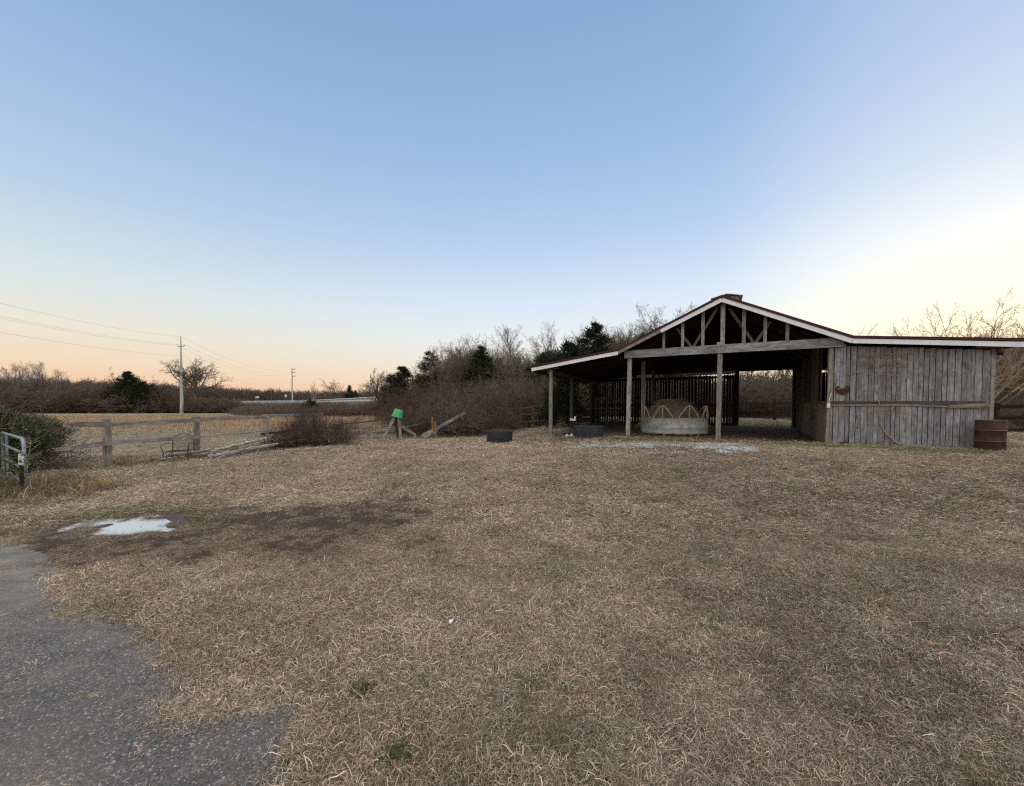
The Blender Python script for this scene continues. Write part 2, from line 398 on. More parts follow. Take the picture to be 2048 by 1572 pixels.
M['white'] = plain('white', (.8, .8, .78), (.62, .62, .6), 9, .6)
M['hay'] = plain('hay', (.16, .125, .085), (.08, .06, .042), 22, .95, 0, .8, .03)
M['rail_white'] = plain('rail_white', (.60, .64, .68), (.48, .52, .56), 2, .55)
M['concrete'] = plain('concrete', (.55, .57, .58), (.44, .45, .46), 1.2, .8)
M['post_metal'] = plain('post_metal', (.2, .21, .23), (.15, .16, .17), 3, .6)
M['pole_steel'] = plain('pole_steel', (.44, .46, .48), (.36, .38, .40), .6, .5, .3)
M['wire'] = plain('wire', (.30, .28, .28), None, 3, .6)
M['asphalt_road'] = plain('asphalt_road', (.06, .06, .062), (.045, .045, .047), 2, .9)
M['car_white'] = plain('car_white', (.72, .74, .76), (.68, .7, .72), 1, .25)
M['car_glass'] = plain('car_glass', (.03, .08, .14), (.03, .07, .12), 1, .1, spec=.6)  # sky reflection put into the blue of the glass
M['iron'] = plain('iron', (.035, .032, .03), (.06, .04, .03), 12, .7)
M['lichen'] = plain('lichen', (.62, .64, .60), (.42, .44, .40), 14, .95)
M['bark'] = plain('bark', (.17, .14, .12), (.10, .082, .07), 3, .95, 0, .5, .03)
M['bark_pale'] = plain('bark_pale', (.34, .31, .28), (.24, .21, .19), 3, .95, 0, .4, .03)
M['bark_far'] = plain('bark_far', (.165, .125, .115), (.12, .09, .085), 2, .95, 0, 0)
M['twig_red'] = plain('twig_red', (.155, .085, .07), (.085, .055, .045), 1.2, .95, 0, 0)
M['twig_grey'] = plain('twig_grey', (.20, .18, .16), (.12, .105, .092), 1.2, .95, 0, 0)
M['twig_hedge'] = plain('twig_hedge', (.19, .145, .11), (.12, .095, .073), .25, .95, 0, 0)
M['twig_bramble'] = plain('twig_bramble', (.17, .12, .10), (.085, .055, .048), 1.5, .95, 0, 0)
M['mesh_grey'] = plain('mesh_grey', (.22, .22, .23), (.15, .15, .15), 9, .7)
M['twig_brown'] = plain('twig_brown', (.16, .125, .095), (.085, .07, .052), 1.2, .95, 0, 0)
M['bark_glow'] = plain('bark_glow', (.42, .32, .22), (.34, .25, .17), 3, .95, 0, 0)  # pale tan: light from the sky glow is put into this bark
M['twig_tan'] = plain('twig_tan', (.30, .23, .16), (.18, .13, .09), 3, .95, 0, 0)
M['vine'] = plain('vine', (.36, .30, .22), (.25, .2, .15), 5, .9, 0, 0)
M['soil_bank'] = plain('soil_bank', (.12, .095, .065), (.085, .075, .05), .6, .95)
M['leaf_litter'] = plain('leaf_litter', (.3, .12, .05), (.36, .2, .07), 5, .9, 0, 0, rv=.8)
M['red_stem'] = plain('red_stem', (.11, .03, .03), (.06, .025, .02), 4, .9, 0, 0)
def foliage(name, c1, c2, c3):
    m, t, b = newmat(name); r = attr(t, 'rnd').outputs['Fac']; tc_ = N(t, 'ShaderNodeTexCoord')
    n = noise(t, tc_.outputs['Object'], 1.3, 3)
    f = math_(t, 'ADD', math_(t, 'MULTIPLY', r, .65), math_(t, 'MULTIPLY', n, .5))
    c = ramp(t, [(.2, c1), (.55, c2), (.9, c3)], f); t.links.new(c, b.inputs['Base Color']); b.inputs['Roughness'].default_value = .75
    return m
M['cedar'] = foliage('cedar', (.008, .013, .007), (.020, .030, .015), (.042, .054, .026))
M['juniper'] = foliage('juniper', (.022, .034, .012), (.07, .10, .03), (.17, .20, .07))
M['vine_leaf'] = foliage('vine_leaf', (.03, .045, .02), (.07, .10, .035), (.13, .14, .06))
def grassmat(name):
    m, t, b = newmat(name); c = attr(t, 'col', 'INSTANCER').outputs['Color']; r = attr(t, 'rnd').outputs['Fac']
    hs = N(t, 'ShaderNodeHueSaturation'); t.links.new(c, hs.inputs['Color'])
    t.links.new(math_(t, 'ADD', math_(t, 'MULTIPLY', math_(t, 'POWER', r, 1.8), 1.22), .44), hs.inputs['Value'])
    t.links.new(math_(t, 'SUBTRACT', 1.15, math_(t, 'MULTIPLY', r, .35)), hs.inputs['Saturation'])
    t.links.new(hs.outputs[0], b.inputs['Base Color']); b.inputs['Roughness'].default_value = .8; b.inputs['Specular IOR Level'].default_value = .15
    return m
M['grass'] = grassmat('grass')
def gravelmat():
    m, t, b = newmat('gravel'); r = N(t, 'ShaderNodeObjectInfo').outputs['Random']
    c = ramp(t, [(0, (.22, .24, .25)), (.5, (.40, .44, .47)), (1, (.66, .69, .72))], r); t.links.new(c, b.inputs['Base Color']); b.inputs['Roughness'].default_value = .8
    return m
M['gravel'] = gravelmat()
def soilmat():
    m, t, b = newmat('soil'); c = attr(t, 'col').outputs['Color']; tc_ = N(t, 'ShaderNodeTexCoord'); P = tc_.outputs['Object']
    n1 = noise(t, P, 9, 6, .7); n2 = noise(t, P, 55, 4, .7)
    f = math_(t, 'ADD', math_(t, 'MULTIPLY', n1, 1.1), math_(t, 'MULTIPLY', n2, .9))
    hs = N(t, 'ShaderNodeHueSaturation'); t.links.new(c, hs.inputs['Color']); t.links.new(f, hs.inputs['Value'])
    t.links.new(hs.outputs[0], b.inputs['Base Color'])
    w = attr(t, 'wet').outputs['Fac']; t.links.new(math_(t, 'SUBTRACT', .95, math_(t, 'MULTIPLY', w, .5)), b.inputs['Roughness'])
    bump(t, b, f, .6, .02); return m
M['soil'] = soilmat()
def asphalt():
    m, t, b = newmat('asphalt'); tc_ = N(t, 'ShaderNodeTexCoord'); P = tc_.outputs['Object']
    v = N(t, 'ShaderNodeTexVoronoi'); v.inputs['Scale'].default_value = 120; t.links.new(P, v.inputs['Vector'])
    v2 = N(t, 'ShaderNodeTexVoronoi'); v2.inputs['Scale'].default_value = 190; t.links.new(P, v2.inputs['Vector'])
    sepc = N(t, 'ShaderNodeSeparateColor'); t.links.new(v.outputs['Color'], sepc.inputs[0])
    sep2 = N(t, 'ShaderNodeSeparateColor'); t.links.new(v2.outputs['Color'], sep2.inputs[0])
    stone = ramp(t, [(0, (.03, .03, .031)), (.45, (.068, .067, .067)), (.8, (.13, .127, .125)), (.92, (.27, .265, .26)), (1, (.68, .66, .64))], sepc.outputs[0])
    fine = ramp(t, [(0, (.03, .03, .031)), (.6, (.09, .088, .087)), (1, (.25, .245, .24))], sep2.outputs[1])
    c = mixc(t, .45, stone, fine)
    edge = ramp(t, [(.0, (1, 1, 1)), (.55, (1, 1, 1)), (.85, (.45, .45, .45))], math_(t, 'MULTIPLY', v.outputs['Distance'], 1.0))
    c = mixc(t, 1.0, c, edge, 'MULTIPLY')
    n = noise(t, P, 1.1, 5, .6); c = mixc(t, math_(t, 'MULTIPLY', ramp(t, [(.42, (0, 0, 0)), (.68, (1, 1, 1))], n), .42), c, (.20, .185, .17))
    n3 = noise(t, P, 3.2, 6, .65); c = mixc(t, math_(t, 'MULTIPLY', ramp(t, [(.60, (0, 0, 0)), (.70, (1, 1, 1))], n3), .4), c, (.27, .22, .17))
    # dust, plus grazing-view paleness painted in, both stronger towards the far end
    sp = N(t, 'ShaderNodeSeparateXYZ'); t.links.new(P, sp.inputs[0]); mr = N(t, 'ShaderNodeMapRange'); t.links.new(sp.outputs['Y'], mr.inputs[0]); mr.inputs[1].default_value = 2.0; mr.inputs[2].default_value = 4.4; mr.inputs[3].default_value = .10; mr.inputs[4].default_value = .85
    n4 = noise(t, P, 2.3, 6, .7, (1, 1.8, 1)); c = mixc(t, math_(t, 'MULTIPLY', ramp(t, [(.36, (0, 0, 0)), (.64, (1, 1, 1))], n4), mr.outputs[0]), c, (.31, .285, .25))
    t.links.new(c, b.inputs['Base Color']); b.inputs['Roughness'].default_value = .8
    h = math_(t, 'SUBTRACT', 1.0, v.outputs['Distance']); bump(t, b, h, .55, .006); return m
M['asphalt'] = asphalt()
def watermat():
    m, t, b = newmat('water'); b.inputs['Base Color'].default_value = (.30, .33, .36, 1); b.inputs['Roughness'].default_value = .05; b.inputs['Specular IOR Level'].default_value = .8
    b.inputs['IOR'].default_value = 1.8
    b.inputs['Coat Weight'].default_value = 1; b.inputs['Coat Roughness'].default_value = .02
    tc_ = N(t, 'ShaderNodeTexCoord'); bump(t, b, noise(t, tc_.outputs['Object'], 7, 2), .05, .01); return m
M['water'] = watermat()
# ---------------------------------------------------------------- ground sheet
def graded(a, b, step, far_lo, far_hi, k=1.07):
    mid = list(np.arange(a, b+1e-6, step)); lo = []; x = a; d = step
    while x > far_lo: d *= k; x -= d; lo.append(x)
    hi = []; x = mid[-1]; d = step
    while x < far_hi: d *= k; x += d; hi.append(x)
    return np.array(lo[::-1]+mid+hi)
gx = graded(-13, 17, .085, -1800, 1800); gy = graded(1, 20, .085, -400, 2500)
GX, GY = np.meshgrid(gx, gy); V = np.stack([GX.ravel(), GY.ravel(), ground_h(GX.ravel(), GY.ravel())], 1)
nx, ny = len(gx), len(gy); ii = np.arange((ny-1)*(nx-1)); r_ = ii//(nx-1); c_ = ii % (nx-1); a0 = r_*nx+c_
Fq = np.stack([a0, a0+1, a0+nx+1, a0+nx], 1)
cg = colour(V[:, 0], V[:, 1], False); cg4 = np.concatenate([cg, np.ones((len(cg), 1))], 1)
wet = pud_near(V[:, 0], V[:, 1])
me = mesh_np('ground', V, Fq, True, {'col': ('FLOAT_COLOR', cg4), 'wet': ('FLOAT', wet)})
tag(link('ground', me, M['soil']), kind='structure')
# asphalt drive: a sheet 6 mm above the soil with a frayed edge
dxs = np.arange(-14, -.3, .045); dys = np.concatenate([np.arange(-12, 0, .3), np.arange(0, 5.2, .045)])
DX, DY = np.meshgrid(dxs, dys); dd = drive_d(DX, DY) + .10*(fbm(DX, DY, .22, 51)-.5) + .22*(fbm(DX, DY, .7, 57)-.5)
nx2, ny2 = DX.shape[1], DX.shape[0]
ii = np.arange((ny2-1)*(nx2-1)); r_ = ii//(nx2-1); c_ = ii % (nx2-1); a0 = r_*nx2+c_
Fq = np.stack([a0, a0+1, a0+nx2+1, a0+nx2], 1); keep = (dd.ravel()[Fq] < .03).all(1); Fq = Fq[keep]
used = np.unique(Fq); remap = -np.ones(nx2*ny2, int); remap[used] = np.arange(len(used))
V = np.stack([DX.ravel(), DY.ravel(), np.maximum(.006, ground_h(DX.ravel(), DY.ravel())+.006)], 1)[used]
tag(link('driveway', mesh_np('driveway', V, remap[Fq]), M['asphalt']), kind='structure')
# puddle
wv = []; K = 60
for i in range(K):
    a = 2*math.pi*i/K; wv.append((-5.12+1.35*math.cos(a), 5.42+.70*math.sin(a), -.020))
tag(link('puddle_water', mesh_np('puddle_water', np.array(wv), np.array([list(range(K))])), M['water']), kind='structure')

# ---------------------------------------------------------------- scattered stuff through geometry nodes
hidden = bpy.data.collections.new('prototypes')         # never linked to the scene: only the scatters draw from it
def proto_coll(name, meshes):
    c = bpy.data.collections.new(name)
    for i, me in enumerate(meshes):
        o = bpy.data.objects.new('%s_%02d' % (name, i), me); c.objects.link(o)
    return c
def scatter(name, pts, rot, scl, idx, coll, col=None, label=None, cat=None, kind='stuff'):
    n = len(pts); me = bpy.data.meshes.new(name); me.vertices.add(n); me.vertices.foreach_set('co', np.ascontiguousarray(pts, np.float32).ravel())
    for an, ty, d in (('rot', 'FLOAT_VECTOR', rot), ('scl', 'FLOAT_VECTOR', scl), ('idx', 'INT', idx)):
        a = me.attributes.new(an, ty, 'POINT'); a.data.foreach_set('value' if ty == 'INT' else 'vector', np.ascontiguousarray(d, np.int32 if ty == 'INT' else np.float32).ravel())
    if col is not None:
        a = me.attributes.new('col', 'FLOAT_COLOR', 'POINT'); a.data.foreach_set('color', np.ascontiguousarray(np.concatenate([col, np.ones((n, 1))], 1), np.float32).ravel())
    o = bpy.data.objects.new(name, me); COL.objects.link(o)
    g = bpy.data.node_groups.new(name+'_nodes', 'GeometryNodeTree')
    g.interface.new_socket('Geometry', in_out='INPUT', socket_type='NodeSocketGeometry'); g.interface.new_socket('Geometry', in_out='OUTPUT', socket_type='NodeSocketGeometry')
    gi = g.nodes.new('NodeGroupInput'); go = g.nodes.new('NodeGroupOutput'); ip = g.nodes.new('GeometryNodeInstanceOnPoints')
    ci = g.nodes.new('GeometryNodeCollectionInfo'); ci.inputs['Collection'].default_value = coll; ci.inputs['Separate Children'].default_value = True; ci.inputs['Reset Children'].default_value = True
    def na(nm, dt):
        q = g.nodes.new('GeometryNodeInputNamedAttribute'); q.data_type = dt; q.inputs['Name'].default_value = nm; return q.outputs['Attribute']
    g.links.new(gi.outputs[0], ip.inputs['Points']); g.links.new(ci.outputs[0], ip.inputs['Instance']); ip.inputs['Pick Instance'].default_value = True
    g.links.new(na('idx', 'INT'), ip.inputs['Instance Index'])
    er = g.nodes.new('FunctionNodeEulerToRotation'); g.links.new(na('rot', 'FLOAT_VECTOR'), er.inputs[0]); g.links.new(er.outputs[0], ip.inputs['Rotation'])
    g.links.new(na('scl', 'FLOAT_VECTOR'), ip.inputs['Scale']); g.links.new(ip.outputs[0], go.inputs[0])
    md = o.modifiers.new('scatter', 'NODES'); md.node_group = g
    return tag(o, label, cat, kind=kind)
def tuft(seed, nb, L0, L1, w, lean, spread, nseg=3, curl=1.0):
    """a tangle of blades; each blade a thin ribbon, curling down"""
    r = np.random.default_rng(seed); V = []; Fc = []; R = []; o = 0
    for i in range(nb):
        L = r.uniform(L0, L1); a = r.uniform(0, 2*math.pi); b = np.array([r.normal(0, spread), r.normal(0, spread), 0])
        el_ = math.radians(r.uniform(*lean)); az = a; p = b.copy(); ww = w*r.uniform(.6, 1.4); rn = r.random(); bend = r.uniform(.1, 1.0)*curl; tw = r.normal(0, .5)*curl
        pts = [p.copy()]
        for k in range(nseg):
            d = np.array([math.cos(el_)*math.cos(az), math.cos(el_)*math.sin(az), math.sin(el_)]); p = p+d*L/nseg
            if p[2] < .004: p[2] = .004+.012*r.random()
            pts.append(p.copy()); el_ -= bend; az += tw
        tilt = r.uniform(-.8, .8)
        for k, q in enumerate(pts):
            s_ = np.array([-math.sin(az)*math.cos(tilt), math.cos(az)*math.cos(tilt), math.sin(tilt)])*ww*(1 if k < nseg else .25)*.5
            V += [q-s_, q+s_]; R += [rn, rn]
        for k in range(nseg): Fc.append((o+2*k, o+2*k+1, o+2*k+3, o+2*k+2))
        o += 2*(nseg+1)
    me = mesh_np('tuft', np.array(V), np.array(Fc), True, {'rnd': ('FLOAT', np.array(R))}); me.materials.append(M['grass']); return me
near_c = proto_coll('near_tuft', [tuft(i, 72, .022, .078, .0020, (0, 50), .05, 4, .95) for i in range(8)])
mid_c = proto_coll('mid_tuft', [tuft(40+i, 44, .04, .105, .0042, (0, 45), .08, 3, 1.0) for i in range(6)])
far_c = proto_coll('far_tuft', [tuft(80+i, 44, .06, .15, .0085, (0, 45), .17, 2, .9) for i in range(5)])
tall_c = proto_coll('tall_tuft', [tuft(120+i, 44, .25, .55, .014, (50, 88), .30, 3, .3) for i in range(4)])
def in_frame_pts(n, y0, y1, wide=1.36, power=1.0):
    Y = y0+(y1-y0)*RNG.random(n)**power if power != 1 else np.sqrt(y0**2+(y1**2-y0**2)*RNG.random(n))
    X = (RNG.random(n)*2-1)*(Y*wide+1.5); return X, Y
def lay(name, n, y0, y1, coll, ncol, smin, smax, lab, dens=None, wide=1.36, zup=1.0):
    X, Y = in_frame_pts(n, y0, y1, wide)
    d = drive_d(X, Y); barn, mud, field, gr, moss = zone(X, Y); pf = pud_f(X, Y)
    p = np.ones(n)
    edge = d + .10*(fbm(X, Y, .22, 51)-.5)+.22*(fbm(X, Y, .7, 57)-.5)
    p *= ss(edge+.12*(fbm(X, Y, .12, 151)-.5), -.16, .06) + .014*(edge < 0)*ss(edge, -1.5, 0)
    p *= 1-mud*(1-.95*ss(fbm(X, Y, .15, 501), .40, .54)); p *= 1-barn*.97; p *= 1-.98*ss(pf, .35, .6)
    p *= .28+.72*ss(.5*fbm(X, Y, .5, 71)+.5*fbm(X, Y, .16, 72), .34, .56)
    if dens is not None: p *= dens(X, Y, field)
    k = RNG.random(n) < p; X, Y = X[k], Y[k]; m = len(X)
    c = colour(X, Y)*(RNG.uniform(.78, 1.22, (m, 1)))*(1+RNG.normal(0, .035, (m, 3)))
    grn = RNG.random(m) < (.07*ss(X, -1, 2)+.02)*ss(fbm(X, Y, .7, 333), .42, .62)+.006; c[grn] = np.array([.15, .19, .07])*RNG.uniform(.6, 1.2, (int(grn.sum()), 1))
    hgt = .65+.75*fbm(X, Y, .42, 101)*1.0+.35*(fbm(X, Y, 1.6, 111)-.5); s = RNG.uniform(smin, smax, m)*hgt*(1-.45*mud[k])
    s = np.where(edge[k] < 0, s*.6, s)
    S = np.stack([s, s, s*zup*RNG.uniform(.7, 1.5, m)], 1)
    rot = np.stack([RNG.normal(0, .14, m), RNG.normal(0, .14, m), RNG.uniform(0, 6.28, m)], 1)
    Z = ground_h(X, Y)-.004 + .006*(edge[k] < .03)
    return scatter(name, np.stack([X, Y, Z], 1), rot, S, RNG.integers(0, ncol, m), coll, c, lab, 'grass')
lay('dead_grass', 60000, 1.0, 5.2, near_c, 8, .75, 1.35, 'short tangled dead grass of the paddock nearest the drive')
long_c = proto_coll('long_strand', [tuft(200+i, 7, .12, .27, .0028, (5, 42), .06, 6, .42) for i in range(6)])
lay('straw_strands', 3200, 1.0, 7.5, long_c, 6, .6, 1.15, 'longer dry strands lying over the short grass', dens=lambda X, Y, f: (.25+.75*ss(X, -1, 2))*ss(fbm(X, Y, .8, 401), .38, .6))
lay('paddock_grass', 74000, 4.6, 13.0, mid_c, 6, .8, 1.35, 'short straw coloured winter grass across the middle of the paddock', zup=.85)
lay('far_grass', 60000, 11.5, 34, far_c, 5, .6, 1.05, 'thin winter grass around the barn and the broken fence', wide=1.4, zup=.7)
lay('field_broomsedge', 42000, 24, 92, tall_c, 4, .5, .95, 'tawny broomsedge standing in the open field beyond the fence',
    dens=lambda X, Y, f: f*(.15+.85*ss(Y, 29, 36)*(1-ss(Y, 64, 80)))*(X < 2), wide=1.35)
# wispy weeds along the foot of the paddock fence and by the gate
def weeds(name, centers, sd_, n, smin, smax, col, lab):
    P = np.concatenate([np.array([[cx, cy]])+RNG.normal(0, s, (n, 2)) for (cx, cy), s in zip(centers, sd_)]); m = len(P)
    Z = ground_h(P[:, 0], P[:, 1]); s = RNG.uniform(smin, smax, m)
    c = np.array(col)*RNG.uniform(.6, 1.3, (m, 1))
    ok = drive_d(P[:, 0], P[:, 1]) > .05
    scatter(name, np.stack([P[:, 0], P[:, 1], Z], 1)[ok], np.stack([RNG.normal(0, .15, m), RNG.normal(0, .15, m), RNG.uniform(0, 6.28, m)], 1)[ok],
            np.stack([s, s, s], 1)[ok], RNG.integers(0, 4, m)[ok], weed_c, c[ok], lab, 'weeds')
weed_c = proto_coll('weed', [tuft(160+i, 26, .12, .42, .005, (35, 85), .07, 4, .45) for i in range(4)])
fl = [at(213, 932, 10.4), at(393, 917, 12.5), at(531, 900, 15.2), at(642, 887, 18)]
cs = []; sdv = []
for a, b in zip(fl[:-1], fl[1:]):
    for k in range(5): q = a.lerp(b, k/5); cs.append((q.x, q.y)); sdv.append(.28)
for (x, y) in ((-9.9, 7.9), (-8.0, 7.4), (-7.7, 7.1), (-9.9, 8.5), (-9.2, 8.2), (-8.3, 6.3), (-7.7, 6.4), (-9.0, 6.2)): cs.append((x, y)); sdv.append(.3)
weeds('fence_weeds', cs, sdv, 26, .45, 1.05, (.36, .28, .18), 'dry weeds standing along the foot of the fence and the gate')
# white gravel chips in front of the barn
def chip(seed):
    r = np.random.default_rng(seed); V = np.array([(-1, 0, 0), (1, 0, 0), (0, -1, 0), (0, 1, 0), (0, 0, -.5), (0, 0, .6)])*r.uniform(.6, 1.2, (6, 3))
    Fc = np.array([(0, 2, 5), (2, 1, 5), (1, 3, 5), (3, 0, 5), (2, 0, 4), (1, 2, 4), (3, 1, 4), (0, 3, 4)]); me = mesh_np('chip', V, Fc); me.materials.append(M['gravel']); return me
chip_c = proto_coll('chip', [chip(i) for i in range(4)])
def px_ground(px, py):
    Z = np.full(len(px), 13.0)
    for _ in range(6): X_ = (px-CX)/F*Z; Z = (EYE-ground_base(X_, Z))*F/(py-817.5)
    return (px-CX)/F*Z, Z
gX = []; gY = []
for x0, x1, y0, y1, n_, th in ((1388, 1480, 889, 901, 4200, .35), (1430, 1530, 896, 909, 2000, .5), (1215, 1310, 890, 899, 2200, .44), (1130, 1230, 888, 899, 1300, .5), (1310, 1400, 889, 897, 900, .5), (1100, 1560, 888, 912, 900, .5)):
    px = RNG.uniform(x0, x1, n_); py = RNG.uniform(y0, y1, n_)-.02*(x1-x0)*0; f = 1-np.abs(2*(px-x0)/(x1-x0)-1)**3; X_, Y_ = px_ground(px, py); k = (RNG.random(n_) < f*ss(fbm(X_, Y_, .45, 5), th-.1, th+.15)); gX.append(X_[k]); gY.append(Y_[k])
gp = np.stack([np.concatenate(gX), np.concatenate(gY)], 1); m = len(gp); s = RNG.uniform(.012, .038, m)
scatter('gravel', np.stack([gp[:, 0], gp[:, 1], ground_h(gp[:, 0], gp[:, 1])+.035], 1), RNG.uniform(0, 6.28, (m, 3)), np.stack([s, s, s], 1), RNG.integers(0, 4, m), chip_c,
        None, 'pale gravel chips washed out in front of the barn', 'gravel')
gs_ = []
for i in range(700): gs_.append(B(RNG.normal(-.9, 1.5), RNG.normal(.35, .55), 0))
gs_ = np.array([tuple(p) for p in gs_]); m = len(gs_); s = RNG.uniform(.4, .9, m)
scatter('spilled_hay', np.stack([gs_[:, 0], gs_[:, 1], ground_h(gs_[:, 0], gs_[:, 1])], 1), np.stack([RNG.normal(0, .2, m), RNG.normal(0, .2, m), RNG.uniform(0, 6.28, m)], 1), np.stack([s, s, s*.5], 1), RNG.integers(0, 5, m), far_c,
        np.array([.30, .20, .12])*RNG.uniform(.6, 1.3, (m, 1)), 'hay spilled and trampled in front of the feeder', 'hay')
# fallen leaves and bits in the grass
def leafm(seed):
    r = np.random.default_rng(seed); V = np.array([(-1, 0, .1), (-.2, -.5, 0), (.7, -.3, .15), (1, .1, .3), (.4, .5, .1), (-.5, .4, .05)])*r.uniform(.8, 1.2, (6, 3))
    me = mesh_np('leaf', V, np.array([[0, 1, 2, 3, 4, 5]]), attrs={'rnd': ('FLOAT', np.full(6, r.random()))}); me.materials.append(M['leaf_litter']); return me
leaf_c = proto_coll('leaf', [leafm(i) for i in range(6)])
X, Y = in_frame_pts(900, 1.4, 14); okk = (drive_d(X, Y) > 0) | (RNG.random(900) < .25); X, Y = X[okk], Y[okk]; m = len(X); s = RNG.uniform(.008, .02, m)
scatter('fallen_leaves', np.stack([X, Y, ground_h(X, Y)+np.where(drive_d(X, Y) > 0, .03, .014)], 1), np.stack([RNG.normal(0, .4, m), RNG.normal(0, .4, m), RNG.uniform(0, 6.28, m)], 1), np.stack([s, s, s], 1), RNG.integers(0, 6, m), leaf_c,
        None, 'small fallen leaves scattered in the grass', 'leaves')

# ---------------------------------------------------------------- the barn
bo = B(0, 0, gz(*BC)); barn = empty('pole_barn', bo, 'open-fronted weathered grey pole barn with dark red metal roof and white trim', 'barn')
FH = lambda s, t: float(ground_base(np.array([B(s, t, 0).x]), np.array([B(s, t, 0).y]))[0])
RZ = 5.50                                    # ridge height
roof_pts = [(-7.56, 3.33), (-3.56, 3.86), (0.03, RZ), (3.66, 3.79), (7.55, 3.40)]
def roof_z(s):
    for (a, za), (b, zb) in zip(roof_pts[:-1], roof_pts[1:]):
        if s <= b: return za+(zb-za)*(s-a)/(b-a)
    return roof_pts[-1][1]
TF, TB = -.32, 9.35
nm = ['left lean-to roof sheet', None, None, 'right lean-to roof sheet']
for i, ((a, za), (b, zb)) in enumerate(zip(roof_pts[:-1], roof_pts[1:])):
    mb = MB(); th = .055
    # the ribbed sheet: ribs run down the slope, stacked along t
    n = int((TB-TF+.08)/.2286*4); prof = [0, 0, .02, .02]
    vs = []; fs = []; sag = .0
    for j in range(n+1):
        t = TF-.06+(TB-TF+.12)*j/n; hgt = prof[j % 4]
        vs += [B(a, t, za+hgt), B(b, t, zb+hgt), B(a, t, za-th), B(b, t, zb-th)]
    for j in range(n):
        o = 4*j; fs += [(o, o+1, o+5, o+4), (o+2, o+6, o+7, o+3), (o, o+4, o+6, o+2), (o+1, o+3, o+7, o+5)]
    fs += [(0, 2, 3, 1), (4*n, 4*n+1, 4*n+3, 4*n+2)]
    mb.add(vs, fs); mb.build('roof_sheet', M['red_metal'], barn)
    # purlins and rafters under it
    pb = MB(); Ls = math.hypot(b-a, zb-za); k = int(Ls/.65)
    for j in range(k+1):
        s_ = a+.08+(b-a-.16)*j/k; pb.beam(B(s_, TF+.02, roof_z(s_)-th-.022), B(s_, TB, roof_z(s_)-th-.022), .14, .04)
    for t in np.arange(.9, 9.1, 1.2): pb.beam(B(a+.03, t, za-th-.13), B(b-.03, t, zb-th-.13), .045, .17)
    pb.build('roof_framing', M['dark_wood'], barn)
mb = MB()                                    # ridge cap
mb.beam(B(-.13, TF-.07, RZ-.03), B(-.13, TB+.05, RZ-.03), .30, .012, up=(-.2, 0, 1)); mb.beam(B(.17, TF-.07, RZ-.028), B(.17, TB+.05, RZ-.028), .30, .012, up=(.2, 0, 1))
mb.build('ridge_cap', M['red_metal'], barn)
# white fascia with a bare stretch on the left slope
def fascia(s0, s1, mat, h=.14, drop=.075):
    mb = MB(); mb.beam(B(s0, TF-.075, roof_z(s0)-.06-drop), B(s1, TF-.075, roof_z(s1)-.06-drop), .03, h, nseg=6, jit=.003); mb.build('fascia_board', mat, barn)
    mb = MB(); mb.beam(B(s0, TF-.088, roof_z(s0)-.012), B(s1, TF-.088, roof_z(s1)-.005), .05, .08); mb.build('drip_edge', M['red_metal'], barn)
fascia(-7.27, -3.56, M['white_paint']); fascia(-3.55, -1.98, M['post_wood'], .12, .06); fascia(-1.98, .03, M['white_paint']); fascia(.031, 3.66, M['white_paint']); fascia(3.661, 7.55, M['white_paint'])
# main beam and lean-to headers
mb = MB(); mb.beam(B(-3.36, -.13, 3.68), B(.16, -.13, 3.685), .05, .30, nseg=8, jit=.004); mb.beam(B(.163, -.13, 3.685), B(3.52, -.13, 3.67), .05, .30, nseg=8, jit=.004); mb.build('front_beam', M['wall_wood'], barn)
mb = MB(); mb.beam(B(-3.36, .12, 3.68), B(3.52, .12, 3.67), .05, .28); mb.build('inner_beam', M['dark_wood'], barn)
mb = MB(); mb.beam(B(-6.62, -.1, 3.16), B(-6.62, 9.2, 3.16), .05, .20); mb.beam(B(-6.95, -.12, 3.24), B(-6.1, -.12, 3.31), .05, .12); mb.build('eave_beam', M['dim_wood'], barn)
mb = MB(); mb.beam(B(6.95, -.34, 3.23), B(6.95, 9.2, 3.23), .05, .20); mb.beam(B(6.5, -.17, 3.33), B(7.15, -.17, 3.265), .05, .10); mb.build('eave_beam', M['dim_wood'], barn)
# posts
def post(s, t, z1, w, mat, lean=(0, 0), lab=None):
    z0 = FH(s, t)-.25; mb = MB(); mb.beam(B(s, t, z0), B(s+lean[0], t+lean[1], z1), w, w, up=(BV[0], BV[1], 0), nseg=7, jit=.004, bev=.012); o = mb.build('post', mat, barn)
    if lab: o['label'] = lab
post(-3.23, 0, 3.53, .155, M['post_wood'], (.06, 0)); post(-.02, 0, 3.53, .165, M['post_wood'], (.03, 0)); post(-6.51, 0, 3.22, .14, M['post_wood'])
post(-6.55, 3.0, 3.15, .15, M['dim_wood']); post(-6.6, 6.68, 3.15, .15, M['dim_wood']); post(-3.2, 3.7, 4.0, .17, M['post_wood']); post(-3.2, 7.4, 4.0, .17, M['dim_wood'])
post(3.22, .02, 3.95, .14, M['tan_wood']); post(6.78, .05, 3.3, .10, M['post_wood'])
M['web_wood'] = wood('web_wood', (.05, .045, .04), (.13, .12, .11), (.2, .185, .17), None, 0, .3)  # darkened wood: shade inside the gable is put into the colour
